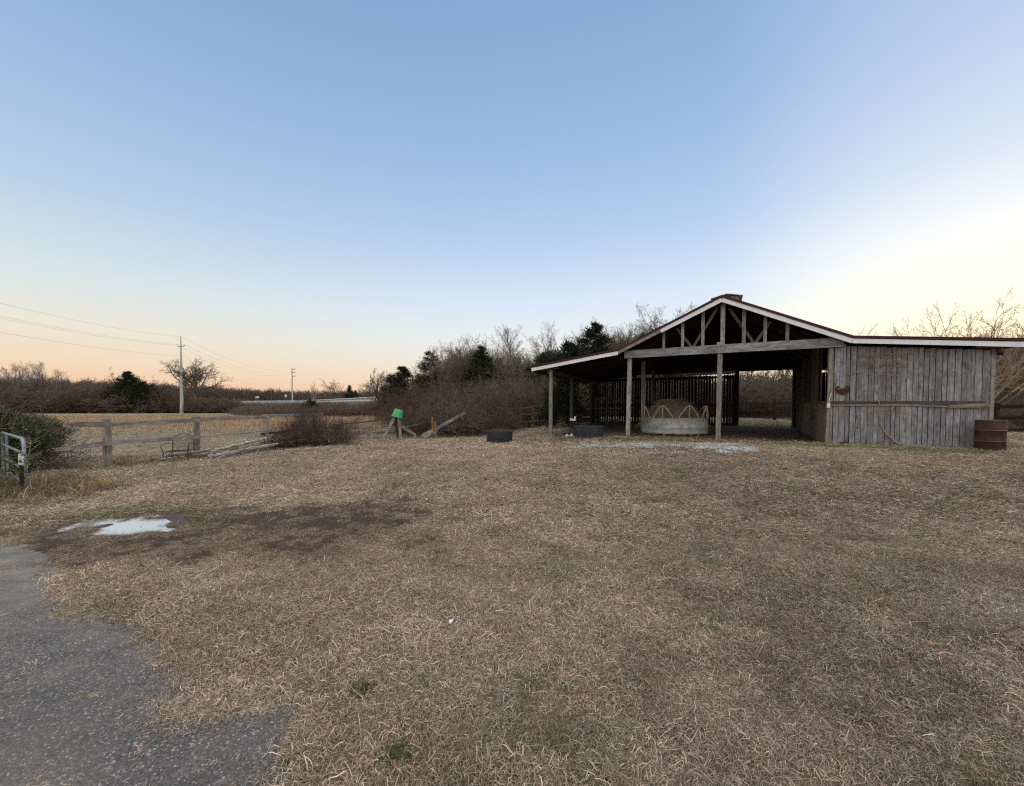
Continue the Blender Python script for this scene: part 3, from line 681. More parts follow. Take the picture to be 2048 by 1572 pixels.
# gable struts and web members
FRb = lambda px: ((px-CX)/F)
def s_at(px, t=0.):
    # s where the front plane at offset t meets the photo column px
    u = (px-CX)/F*.9985; q = BC+t*BV; return (u*q[1]-q[0])/(BU[0]-u*BU[1])
for px, w in ((1327, .09), (1364, .10), (1404, .11), (1443, .14), (1485, .11), (1527, .10), (1571, .10)):
    s_ = s_at(px); mb = MB(); mb.beam(B(s_, -.10 if w < .13 else -.14, 3.80), B(s_, -.10 if w < .13 else -.14, roof_z(s_)-.12), w, .04, up=(BV[0], BV[1], 0), nseg=3, jit=.003); mb.build('gable_strut', M['post_wood'], barn)
for p0, p1 in (((1384, 1), (1432, 0)), ((1384, 1), (1352, .42)), ((1507, 1), (1455, 0)), ((1507, 1), (1537, .35))):
    s0 = s_at(p0[0], .1); s1 = s_at(p1[0], .1); mb = MB(); zt = roof_z(s1)-.25; zt = 3.82+(zt-3.82)*(1-.0*p1[1])
    mb.beam(B(s0, .05, 3.80), B(s1, .05, zt), .09, .035, up=(BV[0], BV[1], 0)); mb.build('truss_web', M['web_wood'], barn)
mb = MB(); mb.box(B(-.02, -.165, 3.85), (.16, .01, .15), rz=math.atan2(BU[1], BU[0])); mb.build('joint_plate', M['galv'], barn)
# front wall of the right lean-to: individual boards, gaps and ragged feet
def boards(s0, s1, t0, t1, z0f, z1f, mat, bw=.145, gap=.010, name='wall_boards', rag=.05, th=.022, jitter=.004, skip=None, grp=None):
    mb = MB(); L = math.hypot(s1-s0, t1-t0); n = max(1, round(L/bw)); e = [0]
    for i in range(n): e.append(e[-1]+random.uniform(.8, 1.2))
    e = [x/e[-1] for x in e]
    for i in range(n):
        f = (e[i]+e[i+1])/2; s_ = s0+(s1-s0)*f; t_ = t0+(t1-t0)*f; w = (e[i+1]-e[i])*L-gap*random.uniform(.3, 1.8)
        if skip and skip(f): continue
        z0 = z0f(f)+random.uniform(0, rag); z1 = z1f(f)-random.uniform(0, rag*.5); wd = B(s1, t1, 0)-B(s0, t0, 0); wd.normalize()
        nrm = Vector((-wd.y, wd.x, 0)); q = nrm*random.uniform(-jitter, jitter); lean = wd*random.uniform(-.006, .006)
        mb.beam(B(s_, t_, z0)+q, B(s_, t_, z1)+q+lean, w, th, up=nrm, nseg=2, jit=.0015)
    return mb.build(name, mat, barn)
boards(3.30, 6.84, -.06, -.06, lambda f: FH(3.3+3.5*f, 0)-.02+.05*math.sin(f*9)*(f < .4), lambda f: roof_z(3.3+3.54*f)-.24, M['wall_wood'], .137, .014, rag=.06)
mb = MB(); mb.beam(B(3.3, 0, FH(4, 0)-.1), B(6.8, 0, FH(6, 0)-.1), .02, .01); mb.beam(B(3.35, .035, 3.2), B(6.75, .035, 3.1), .04, .12); mb.beam(B(3.35, .035, .7), B(6.75, .035, .7), .04, .12)
mb.beam(B(3.35, -.012, 1.9), B(6.8, -.012, 1.9), .01, 2.7); mb.build('wall_backing', M['dark_wood'], barn)
mb = MB(); mb.beam(B(3.24, -.095, 1.735), B(6.76, -.095, 1.70), .03, .115, nseg=6, jit=.004); mb.build('wall_rail', M['dim_wood'], barn)['label'] = 'dark grey horizontal rail across the boarded wall'
mb = MB(); mb.beam(B(3.24, -.10, 1.655), B(5.1, -.10, 1.655), .025, .045, nseg=3); mb.beam(B(5.1, -.10, 1.655), B(6.7, -.12, 1.56), .025, .05, h1=.03, nseg=4, jit=.004); mb.beam(B(6.0, -.125, 1.60), B(6.85, -.125, 1.66), .02, .09); mb.build('split_rail_board', M['tan_wood'], barn)['label'] = 'loose split board sagging under the wall rail'
mb = MB(); mb.beam(B(3.14, -.075, FH(3.1, 0)-.1), B(3.2, -.075, 3.52), .07, .03, up=(BV[0], BV[1], 0), nseg=4, jit=.004); mb.build('corner_trim', M['post_wood'], barn)
mb = MB(); mb.beam(B(6.88, -.07, FH(6.9, 0)-.1), B(6.90, -.07, 3.28), .09, .03, up=(BV[0], BV[1], 0), nseg=4, jit=.004); mb.build('corner_trim', M['post_wood'], barn)
# right-hand end wall and the rear wall of the right lean-to
boards(6.86, 6.95, .05, 9.05, lambda f: .35, lambda f: 3.25, M['wall_wood'], .16, .01)
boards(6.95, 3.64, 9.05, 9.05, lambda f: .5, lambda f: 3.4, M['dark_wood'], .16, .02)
# inner wall on the right of the passage: pony wall panels and boards above
def ws(t): return 3.18+.46*t/9.0
mb = MB()
for t0, t1 in ((.08, 1.85),): mb.beam(B(ws((t0+t1)/2)+.0, (t0+t1)/2, FH(3.2, 1)-.05), B(ws((t0+t1)/2), (t0+t1)/2, 1.72), t1-t0, .02, up=(BU[0], BU[1], 0))
mb.build('kick_panel', M['tan_wood'], barn)['label'] = 'pale plywood panel at the foot of the passage wall'
mb = MB(); mb.beam(B(ws(3.9), 3.9, FH(3.3, 3)-.05), B(ws(3.9), 3.9, 1.80), 3.4, .02, up=(BU[0], BU[1], 0)); mb.build('kick_panel', M['tan_wood'], barn)
mb = MB(); mb.beam(B(ws(6.4), 6.4, FH(3.3, 6)-.05), B(ws(6.4), 6.4, 1.85), .9, .02, up=(BU[0], BU[1], 0)); mb.build('kick_panel', M['dim_wood'], barn)
mb = MB(); mb.beam(B(ws(.1)-.04, .1, 1.74), B(ws(5.6)-.04, 5.6, 1.86), .06, .10); mb.build('wall_rail', M['dim_wood'], barn)
boards(ws(1.7)+.05, ws(9)+.05, 1.7, 9.0, lambda f: 1.2+f*.3, lambda f: 3.75, M['dim_wood'], .2, .03, name='passage_boards')
for t in (1.9, 2.7, 5.3, 7.1, 9.0): post(ws(t)-.06, t, 3.9, .12, M['dim_wood'])
mb = MB(); mb.box(B(ws(2.2)-.04, 2.2, 2.1), (.06, .09, .5), rz=0); mb.build('post_scab', M['dim_wood'], barn)
# rear wall with daylight through the gaps
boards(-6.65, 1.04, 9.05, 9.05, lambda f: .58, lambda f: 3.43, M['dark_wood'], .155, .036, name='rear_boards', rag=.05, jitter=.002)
mb = MB()
for z, h in ((.62, .20), (1.75, .16), (3.30, .14)): mb.beam(B(-6.6, 9.0, z), B(1.04, 9.0, z), .04, h)
mb.build('rear_girts', M['dark_wood'], barn)
mb = MB(); mb.beam(B(-2.2, 8.93, 3.50), B(.9, 8.93, 3.54), .03, .16, nseg=5, jit=.006); mb.build('rear_nailer', M['lichen'], barn)  # pale board, lightened further in colour as if sky light reached it
mb = MB(); mb.beam(B(.98, 9.0, .45), B(.98, 9.0, 3.8), .16, .16); mb.beam(B(3.66, 9.0, .45), B(3.66, 9.0, 3.8), .14, .14); mb.beam(B(-6.6, 9.12, 3.72), B(3.7, 9.12, 3.72), .05, .22); mb.build('rear_frame', M['dark_wood'], barn)
boards(-3.6, 3.66, 9.2, 9.2, lambda f: 3.62, lambda f: roof_z(-3.6+7.26*f)-.1, M['dark_wood'], .2, .004, name='rear_gable_boards')
mb = MB(); mb.add([B(-3.55, 9.26, 3.6), B(3.66, 9.26, 3.6), B(3.66, 9.26, 3.72), B(.03, 9.26, RZ-.08), B(-3.55, 9.26, 3.74)], [(0, 1, 2, 3, 4)]); mb.add([B(-3.55, 9.29, 3.6), B(3.66, 9.29, 3.6), B(3.66, 9.29, 3.72), B(.03, 9.29, RZ-.08), B(-3.55, 9.29, 3.74)], [(4, 3, 2, 1, 0)]); mb.build('gable_light_block', M['dark_wood'], barn)  # added sheet that blocks daylight through the rear gable boards
# left stall: outer side wall and its gate-like rails
boards(-6.62, -6.62, 6.75, 9.0, lambda f: .45, lambda f: 3.05, M['dark_wood'], .16, .03, name='stall_boards')
mb = MB()
for s_, w in ((-6.35, .05), (-6.1, .05), (-5.7, .06), (-5.2, .06)): mb.beam(B(s_, 6.9, .4), B(s_, 6.9, 3.1 if w > .05 else 2.3), w, w)
for z in (.9, 1.55, 2.1): mb.beam(B(-6.5, 6.95, z), B(-4.9, 6.95, z), .04, .09)
mb.build('stall_rails', M['dim_wood'], barn)
mb = MB()
for z0, z1 in ((1.15, 1.28), (.98, .98), (.80, .86)): mb.beam(B(-6.6, 3.9, z0), B(-6.6, 6.6, z1), .04, .13, nseg=4, jit=.02)
mb.build('side_rails', M['dim_wood'], barn)
# right lean-to dividing boards inside, so that it is dark
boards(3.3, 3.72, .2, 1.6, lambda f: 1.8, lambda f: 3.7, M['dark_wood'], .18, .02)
# vent on the ridge
mb = MB(); t0, t1 = .5, 1.7; sc_ = .20; hw = .38
for sg in (-1, 1): mb.beam(B(sc_+sg*hw, t0, RZ-.02), B(sc_+sg*hw, t1, RZ-.02), .03, .32)
for t, o in ((t0, 1), (t1, -1)): mb.add([B(sc_-hw, t, RZ-.16), B(sc_+hw, t, RZ-.16), B(sc_+hw, t, RZ+.14), B(sc_, t, RZ+.22), B(sc_-hw, t, RZ+.14)], [(0, 1, 2, 3, 4)[::o]])
vent = mb.build('ridge_vent', M['post_wood'], barn)
for sg in (-1, 1):
    mb = MB(); a0 = B(sc_, t0-.12, RZ+.265); a1 = B(sc_, t1+.12, RZ+.265); b0 = B(sc_+sg*.52, t0-.12, RZ+.145); b1 = B(sc_+sg*.52, t1+.12, RZ+.145); dz = Vector((0, 0, .018))
    mb.add([a0, a1, b1, b0, a0-dz, a1-dz, b1-dz, b0-dz], [(0, 1, 2, 3), (7, 6, 5, 4), (0, 3, 7, 4), (1, 5, 6, 2), (3, 2, 6, 7)]); mb.build('vent_roof', M['zinc'], vent)

# ---------------------------------------------------------------- things about the barn
def hay_feeder():
    c = at(1348, 872, 17.05); c.z = gz(c.x, c.y); R = 1.3
    e = empty('hay_feeder', c, 'round pale metal hay feeder ring heaped with hay under the barn roof', 'hay feeder')
    mb = MB(); prof = [(R, .10), (R+.012, .11), (R+.004, .30), (R+.014, .32), (R+.004, .34), (R, .66), (R+.015, .68), (R-.02, .68), (R-.015, .10), (R, .10)]
    mb.lathe(c, prof, 48); mb.build('sheet_ring', M['feeder_sheet'], e)
    mb = MB()
    for z in (.08, .69): mb.tube([c+Vector((math.cos(a)*R, math.sin(a)*R, z)) for a in np.linspace(0, 2*math.pi, 40, endpoint=False)], .018, 6, closed=True)
    mb.build('ring_tube', M['feeder_bar'], e)
    n = 8
    for i in range(n):
        a = 2*math.pi*(i+.30)/n-math.pi/2-.18; da = 2*math.pi/n; mb = MB()
        P = lambda an, z, rr=R: c+Vector((math.cos(an)*rr, math.sin(an)*rr, z))
        mb.tube([P(a-da*.40, .68), P(a-da*.36, .80), P(a-da*.10, 1.16), P(a, 1.2), P(a+da*.10, 1.16), P(a+da*.36, .80), P(a+da*.40, .68)], .023, 6)
        mb.tube([P(a, .68), P(a, 1.19)], .024, 6); mb.build('feeder_arch', M['feeder_bar'], e)
    for i in range(6):
        a = 2*math.pi*i/6-1.2; mb = MB(); mb.tube([c+Vector((math.cos(a)*R, math.sin(a)*R, -.05)), c+Vector((math.cos(a)*R, math.sin(a)*R, .12))], .022, 6); mb.build('foot', M['feeder_bar'], e)
    # the hay is a thing of its own, resting in the ring
    pts = []; rr = np.random.default_rng(5); nr, na = 26, 64; V = []; Fc = []
    for j in range(nr+1):
        for i in range(na):
            rad = 1.2*j/nr; a = 2*math.pi*i/na
            z = .30+1.10*(1-min(1, rad/1.24)**2.3)**.85 + .20*(float(fbm(rad*math.cos(a)+9, rad*math.sin(a)+9, .35, 4))-.5)
            V.append((math.cos(a)*rad-.08, math.sin(a)*rad, float(z)))
    for j in range(nr):
        for i in range(na): i2 = (i+1) % na; Fc.append((j*na+i, j*na+i2, (j+1)*na+i2, (j+1)*na+i))
    me = mesh_np('hay_heap', np.array(V), np.array(Fc), True); h = link('hay_heap', me, M['hay'], None, c)
    tag(h, 'heap of brown hay mounded inside the round feeder', 'hay')
    mb = MB()
    for i in range(2200):
        a = rr.uniform(0, 6.28); rad = 1.18*math.sqrt(rr.random()); z = .30+1.10*(1-min(1, rad/1.24)**2.3)**.85; L = rr.uniform(.15, .5); az = a+rr.normal(0, .9)
        p = c+Vector((math.cos(a)*rad-.08, math.sin(a)*rad, z+rr.uniform(-.04, .09))); sl = -1.3*min(1, rad)
        d = Vector((math.cos(az), math.sin(az), sl*.6+rr.normal(0, .25))).normalized(); mb.tube([p, p+d*L*.5, p+d*L+Vector((0, 0, -.05))], .0045, 3, caps=False)
    mb.build('hay_strands', M['hay_strand'], h)
M['hay_strand'] = plain('hay_strand', (.25, .20, .135), (.13, .10, .07), 8, .9, 0, 0, rv=.8)
hay_feeder()
def barrel():
    c = at(1979, 905, 11.05); c.z = gz(c.x, c.y)-.04; e = empty('steel_drum', c, 'rusty dark red steel drum standing at the right corner of the barn', 'drum')
    R = .292; mb = MB(); pr = [(R-.012, .0), (R, .012), (R, .275), (R+.010, .288), (R+.010, .296), (R, .31), (R, .575), (R+.010, .588), (R+.010, .596), (R, .61), (R, .86), (R-.004, .865)]
    mb.lathe(c, pr, 48); mb.lathe(c, [(R-.012, .84), (.0, .838)], 48); mb.build('drum_shell', M['rust'], e)
    mb = MB(); mb.tube([c+Vector((math.cos(a)*R, math.sin(a)*R, .868)) for a in np.linspace(0, 2*math.pi, 48, endpoint=False)], .009, 6, closed=True); mb.build('rim', M['rim_rust'], e)
    for z in (.292, .592): mb = MB(); mb.tube([c+Vector((math.cos(a)*(R+.006), math.sin(a)*(R+.006), z)) for a in np.linspace(0, 2*math.pi, 48, endpoint=False)], .010, 6, closed=True); mb.build('rolling_hoop', M['rim_rust'], e)
barrel()
def tub(c, rx, ry, h, lab, name, fillm, straw=True, rz=0, sq=False):
    e = empty(name, c, lab, 'stock tank'); mb = MB()
    if sq:
        def ring(k, z):
            P = []; 
            for i in range(32):
                a = 2*math.pi*i/32; ca_, sa_ = math.cos(a), math.sin(a); q = 5; r = (abs(ca_)**q+abs(sa_)**q)**(-1/q); x, y = ca_*r*rx*k, sa_*r*ry*k
                P.append(c+Vector((x*math.cos(rz)-y*math.sin(rz), x*math.sin(rz)+y*math.cos(rz), z)))
            return P
    else:
        def ring(k, z): return [c+Vector((math.cos(2*math.pi*i/40)*rx*k, math.sin(2*math.pi*i/40)*ry*k, z)) for i in range(40)]
    prof = [(.88, 0), (.93, .03*h), (.945, .3*h), (.96, .32*h), (.985, .88*h), (1.05, .90*h), (1.05, h), (.97, h), (.95, .85*h), (.88, .1*h)]
    R_ = [ring(k, z) for k, z in prof]; n = len(R_[0]); vs = [v for r in R_ for v in r]
    fs = [(j*n+i, j*n+(i+1) % n, (j+1)*n+(i+1) % n, (j+1)*n+i) for j in range(len(R_)-1) for i in range(n)]; fs.append(tuple((len(R_)-1)*n+i for i in range(n))); mb.add(vs, fs, smooth=True)
    mb.build('tub_shell', M['black_plastic'], e); mb = MB()
    if straw:
        rr = random.Random(3)
        for i in range(500):
            a = rr.uniform(0, 6.28); r = math.sqrt(rr.random())*.85; p = c+Vector((math.cos(a)*r*rx, math.sin(a)*r*ry, h*(.93+.22*(1-r)))); d = Vector((rr.gauss(0, 1), rr.gauss(0, 1), rr.gauss(0, .3))).normalized()*rr.uniform(.06, .2)
            mb.tube([p, p+d], .004, 3, caps=False)
        mb.lathe(c, [(rx*.9, h*.86), (rx*.5, h*.99), (0, h*1.05)], 24); mb.build('hay_fill', M['hay'], e)
c = at(999, 884, 16.7); c.z = gz(c.x, c.y)-.02
tub(c, .56, .56, .50, 'round black plastic stock tank in the grass left of the barn', 'stock_tank', None)
c = at(1177, 880, 16.1); c.z = gz(c.x, c.y)-.02
tub(c, .58, .34, .50, 'long black plastic trough beside the left barn post', 'stock_tank', None, False, math.atan2(BU[1], BU[0])*.3, True)
# black bucket holding white and grey brushes behind the trough
c = at(1145, 866, 17.6); c.z = gz(c.x, c.y)
e = empty('fence_post_stub', c, 'short dark post behind the black trough, carrying a bucket', 'post'); mb = MB(); mb.tube([c+Vector((0, 0, -.1)), c+Vector((.01, 0, .35))], .07, 8); mb.build('stub', M['dim_wood'], e)
c2 = c+Vector((0, -.02, .34)); e = empty('bucket', c2, 'black bucket full of white brushes and bottles above the trough', 'bucket')
mb = MB(); mb.lathe(c2, [(.0, .0), (.105, .0), (.14, .27), (.155, .275), (.155, .30), (.135, .30), (.10, .02), (0, .02)], 24); mb.build('bucket_shell', M['black'], e)
mb = MB(); mb.tube([c2+Vector((-.14, 0, .27)), c2+Vector((-.12, 0, .44)), c2+Vector((0, 0, .52)), c2+Vector((.12, 0, .44)), c2+Vector((.14, 0, .27))], .006, 5); mb.build('handle', M['black'], e)
for x, y, l, m_ in ((.05, -.02, .18, 'white'), (-.04, .0, .10, 'white'), (.0, -.05, .09, 'white')):
    mb = MB(); mb.tube([c2+Vector((x, y, .2)), c2+Vector((x*1.7, y, .3)), c2+Vector((x*2.2, y, .3+l))], [.05, .05, .03], 8); mb.build('brush', M[m_], e)
for px, py, lab in ((1134, 872, 'small white lump of litter on the grass by the bucket, left'), (1143, 868, 'small white scrap of litter under the bucket')):
    q = at(px, py, 16.9); q.z = gz(q.x, q.y)+.03; mb = MB(); mb.lathe(q, [(0, -.05), (.07, -.02), (.08, .03), (.04, .08), (0, .10)], 9, sc=(1, .7)); tag(mb.build('litter', M['white'], None, loc=q), lab, 'litter')
q = at(902, 1268, 2.75); q.z = gz(q.x, q.y)+.045
mb = MB(); mb.add([q+Vector(v) for v in ((-.012, -.02, 0), (.008, -.022, .008), (.02, .012, .02), (.004, .03, .006), (-.014, .008, .012))], [(0, 1, 2, 3, 4)]); mb.add([q+Vector(v) for v in ((-.012, -.02, -.003), (.008, -.022, .005), (.02, .012, .017), (.004, .03, .003), (-.014, .008, .009))], [(4, 3, 2, 1, 0)])
tag(mb.build('feather', M['white'], None, loc=q), 'tiny white feather or scrap lying in the dead grass', 'scrap')
# rusty cut-out ornament on the wall
def ornament():
    c = B(3.52, -.10, 2.12); e = empty('metal_ornament', c, 'rusty crab-like metal ornament hung on the barn boards', 'ornament'); X = Vector((BU[0], BU[1], 0)); Z = Vector((0, 0, 1)); Y = -Vector((BV[0], BV[1], 0))
    def plate(pts, t0, t1, mat, name):
        mb = MB(); n = len(pts); vs = [c+X*x+Z*z+Y*t0 for x, z in pts]+[c+X*x+Z*z+Y*t1 for x, z in pts]
        fs = [tuple(range(n-1, -1, -1)), tuple(range(n, 2*n))]+[(i, (i+1) % n, n+(i+1) % n, n+i) for i in range(n)]; mb.add(vs, fs); mb.build(name, mat, e)
    plate([(math.cos(a)*.145*(1-.12*(math.sin(a) > 0)*abs(math.sin(a))), math.sin(a)*.10-.02) for a in np.linspace(0, 2*math.pi, 24, endpoint=False)], 0, .012, M['rust_bright'], 'body_plate')
    for sg in (-1, 1):
        mb = MB(); mb.tube([c+X*(sg*x)+Z*z+Y*.015 for x, z in ((.11, -.03), (.165, .03), (.165, .10), (.11, .135), (.07, .12))], [.03, .034, .032, .024, .008], 7); mb.build('claw', M['rust_bright'], e)
    mb = MB(); mb.tube([c+Z*-.1+Y*.012, c+Z*-.17+Y*.012], .008, 5); mb.build('hook', M['rust_bright'], e)
ornament()
c = B(3.16, -.12, 1.62); e = empty('outlet_box', c, 'small white outlet box with a looped cord on the barn corner', 'outlet box')
mb = MB(); mb.box(c+Vector((0, 0, .02)), (.085, .06, .15), rz=math.atan2(BU[1], BU[0])); mb.build('box_cover', M['white'], e)
mb = MB(); mb.tube([c+Vector((0, 0, .09)), B(3.18, -.12, 1.85), B(3.22, -.11, 2.0), B(3.24, -.11, 2.05)], .010, 6); mb.build('cord', M['white'], e)
# dead vine climbing the wall
def vine():
    r = random.Random(11); base = B(4.95, -.12, gz(*B(4.95, -.12, 0)[:2])); e = empty('dead_vine', base, 'dead leafless vine climbing the grey barn boards from the grass', 'vine')
    def run(pts, rad, name='stem', mb=None):
        P = []
        for (a, za), (b, zb) in zip(pts[:-1], pts[1:]):
            for k in range(4): f = k/4; P.append(B(a+(b-a)*f+r.gauss(0, .014), -.115-abs(r.gauss(0, .015)), za+(zb-za)*f+r.gauss(0, .014)))
        P.append(B(pts[-1][0], -.12, pts[-1][1])); mb.tube(P, [rad*(1-.7*i/len(P)) for i in range(len(P))], 5, caps=False)
    mb = MB(); run([(4.95, .42), (4.75, .62), (4.55, .85), (4.45, 1.2), (4.40, 1.7), (4.42, 2.2), (4.40, 2.7), (4.28, 3.1), (4.2, 3.4)], .024, mb=mb)
    run([(5.05, .4), (4.8, .6), (4.6, .9)], .014, mb=mb); run([(4.75, .5), (4.95, .48), (5.2, .42)], .010, mb=mb); run([(3.85, .5), (3.84, 1.2), (3.86, 1.7), (3.9, 2.1)], .005, mb=mb); mb.build('stem', M['vine'], e)
    for i in range(70):
        s0 = r.gauss(4.35, .42); z0 = r.uniform(2.5, 3.3); d = r.choice((-1, 1)); run([(s0, z0), (s0+d*r.uniform(.08, .3), z0-r.uniform(-.15, .12)), (s0+d*r.uniform(.3, .7), z0+r.uniform(-.28, .12))], .006, mb=(mb := MB())); mb.build('tendril', M['vine'], e)
    for i in range(14):
        s0 = r.gauss(4.45, .2); z0 = r.uniform(1.2, 2.5); d = r.choice((-1, 1)); run([(s0, z0), (s0+d*.12, z0+.05), (s0+d*r.uniform(.2, .6), z0+r.uniform(-.2, .2))], .0045, mb=(mb := MB())); mb.build('tendril', M['vine'], e)
vine()
# ---------------------------------------------------------------- tree generators
def segs_mesh(name, S, n=3, attrs=True):
    """S: list of (p0, p1, r0, r1): thin prisms in one mesh"""
    A = np.array([s[0] for s in S], float); Bp = np.array([s[1] for s in S], float); r0 = np.array([s[2] for s in S]); r1 = np.array([s[3] for s in S])
    D = Bp-A; L = np.linalg.norm(D, axis=1, keepdims=True)+1e-9; D /= L
    ref = np.where(np.abs(D[:, 2:3]) < .9, np.array([[0, 0, 1.]]), np.array([[1., 0, 0]])); X = np.cross(D, ref); X /= np.linalg.norm(X, axis=1, keepdims=True)+1e-9; Y = np.cross(D, X)
    V = []
    for P, r in ((A, r0), (Bp, r1)):
        for k in range(n):
            a = 2*math.pi*k/n; V.append(P+(X*math.cos(a)+Y*math.sin(a))*r[:, None])
    V = np.stack(V, 1).reshape(-1, 3); m = len(S); base = np.arange(m)[:, None]*2*n
    Fc = np.concatenate([base+np.array([[k, (k+1) % n, n+(k+1) % n, n+k]]) for k in range(n)], 0)
    return mesh_np(name, V, Fc, True)
def grow(seed, H, trunk_h, r0, levels, nchild, spread, up=.25, wob=.16, lenf=.68, rf=.62, multi=1, first=.3, rmin=.004, seglen=None, droop=0, trunk_seg=6, lfs=None):
    R = np.random.default_rng(seed); T = []; C = []
    t0_ = .5 if multi == 1 else .92
    def branch(p, d, L, r, lv):
        ns = trunk_seg if lv == 0 else (5 if lv == 1 else 4 if lv < levels-1 else 3); q = p.copy(); dd = d.copy(); pts = [(q.copy(), dd.copy(), r)]
        for i in range(ns):
            dd = dd+R.normal(0, wob*(.45 if lv == 0 else 1), 3); dd[2] += up*(.3 if lv else .1)-droop*lv*.1; dd /= np.linalg.norm(dd)
            q2 = q+dd*L/ns; ra = r*(1-.72*i/ns) if lv else r*(1-t0_*i/ns); rb = r*(1-.72*(i+1)/ns) if lv else r*(1-t0_*(i+1)/ns)
            (T if lv == 0 or (lv == 1 and r > .3*r0) else C).append((q, q2, max(ra, rmin), max(rb, rmin))); q = q2; pts.append((q.copy(), dd.copy(), rb))
        if lv >= levels: return
        nc = nchild[min(lv, len(nchild)-1)]
        for c in range(nc):
            f = first+(1-first)*(c+R.random())/nc if lv == 0 else .15+.85*(c+R.random())/nc
            k = min(int(f*ns), ns-1); g = f*ns-k; pp = pts[k][0]*(1-g)+pts[k+1][0]*g; dr = pts[k+1][1]
            a = R.uniform(0, 2*math.pi) if lv else 2*math.pi*(c*.381966)+R.normal(0, .4); sp = math.radians(R.uniform(*spread))
            ref = np.array([0, 0, 1.]) if abs(dr[2]) < .9 else np.array([1., 0, 0]); x = np.cross(dr, ref); x /= np.linalg.norm(x); y = np.cross(dr, x)
            nd = dr*math.cos(sp)+(x*math.cos(a)+y*math.sin(a))*math.sin(sp)
            LL = L*(lfs[min(lv, len(lfs)-1)] if lfs else lenf)*R.uniform(.65, 1.15)*((1.15-.55*f) if lv == 0 else 1.05-.45*f); branch(pp, nd, LL, r*rf*(1-.45*f), lv+1)
    for m in range(multi):
        d = np.array([0, 0, 1.]); p = np.zeros(3)
        if multi > 1: a = 2*math.pi*m/multi+R.uniform(-.4, .4); sp_ = R.uniform(.15, 1.35); d = np.array([math.cos(a)*sp_, math.sin(a)*sp_, 1.]); d /= np.linalg.norm(d); p[:2] = d[:2]*.15
        branch(p, d, H*trunk_h, r0/math.sqrt(multi), 0)
    zmax = np.percentile([s[1][2] for s in T+C], 99.6); k = H/zmax; T = [(a*k, b*k, c, d) for a, b, c, d in T]; C = [(a*k, b*k, c, d) for a, b, c, d in C]
    return T, C
def bare(name, mat, **kw):
    T, C = grow(**kw); a = segs_mesh(name+'_trunk', T, 7); b = segs_mesh(name+'_crown', C, 3); a.materials.append(mat); b.materials.append(mat); return a, b, kw['H']
BARE = {
 'oak': bare('oak', M['bark'], seed=5, H=16, trunk_h=.26, r0=.46, levels=5, nchild=[11, 8, 6, 5, 4], spread=(28, 62), up=.20, wob=.17, lenf=1.35, rf=.62, first=.55, rmin=.012, lfs=(1.35, .62, .6, .55, .5)),
 'round1': bare('round1', M['bark'], seed=11, H=10, trunk_h=.45, r0=.2, levels=4, nchild=[11, 8, 7, 6], spread=(22, 52), up=.16, wob=.15, lenf=.8, rf=.55, first=.2, rmin=.0055, lfs=(.95, .55, .55, .5)),
 'round2': bare('round2', M['bark'], seed=23, H=10, trunk_h=.4, r0=.18, levels=4, nchild=[12, 8, 7, 6], spread=(22, 48), up=.2, wob=.16, lenf=.8, rf=.55, first=.15, rmin=.0055, lfs=(1.05, .55, .55, .5)),
 'tall1': bare('tall1', M['bark_pale'], seed=31, H=12, trunk_h=.9, r0=.15, levels=4, nchild=[24, 8, 6, 4], spread=(24, 42), up=.22, wob=.10, lenf=.36, rf=.45, first=.2, rmin=.005, lfs=(.40, .55, .55, .5)),
 'tall2': bare('tall2', M['bark_pale'], seed=37, H=12, trunk_h=.7, r0=.14, levels=4, nchild=[18, 8, 6, 5], spread=(22, 44), up=.2, wob=.12, lenf=.42, rf=.5, first=.25, rmin=.005, lfs=(.58, .52, .52, .5)),
 'twisty': bare('twisty', M['bark'], seed=43, H=11, trunk_h=.42, r0=.24, levels=5, nchild=[8, 6, 5, 5, 3], spread=(28, 62), up=.12, wob=.26, lenf=.74, rf=.6, first=.35, rmin=.006, lfs=(1.1, .62, .6, .5, .5)),
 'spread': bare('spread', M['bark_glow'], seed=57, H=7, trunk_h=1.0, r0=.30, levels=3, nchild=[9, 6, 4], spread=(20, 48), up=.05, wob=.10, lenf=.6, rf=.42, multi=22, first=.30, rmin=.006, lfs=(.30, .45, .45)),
 'far1': bare('far1', M['bark_far'], seed=61, H=12, trunk_h=.5, r0=.2, levels=4, nchild=[11, 7, 6, 4], spread=(22, 50), up=.2, wob=.18, lenf=.6, rf=.55, first=.12, rmin=.014, lfs=(.85, .55, .5, .5)),
 'far2': bare('far2', M['bark_far'], seed=67, H=12, trunk_h=.7, r0=.18, levels=4, nchild=[16, 7, 5, 4], spread=(22, 48), up=.2, wob=.15, lenf=.45, rf=.55, first=.1, rmin=.014, lfs=(.55, .55, .5, .5)),
}
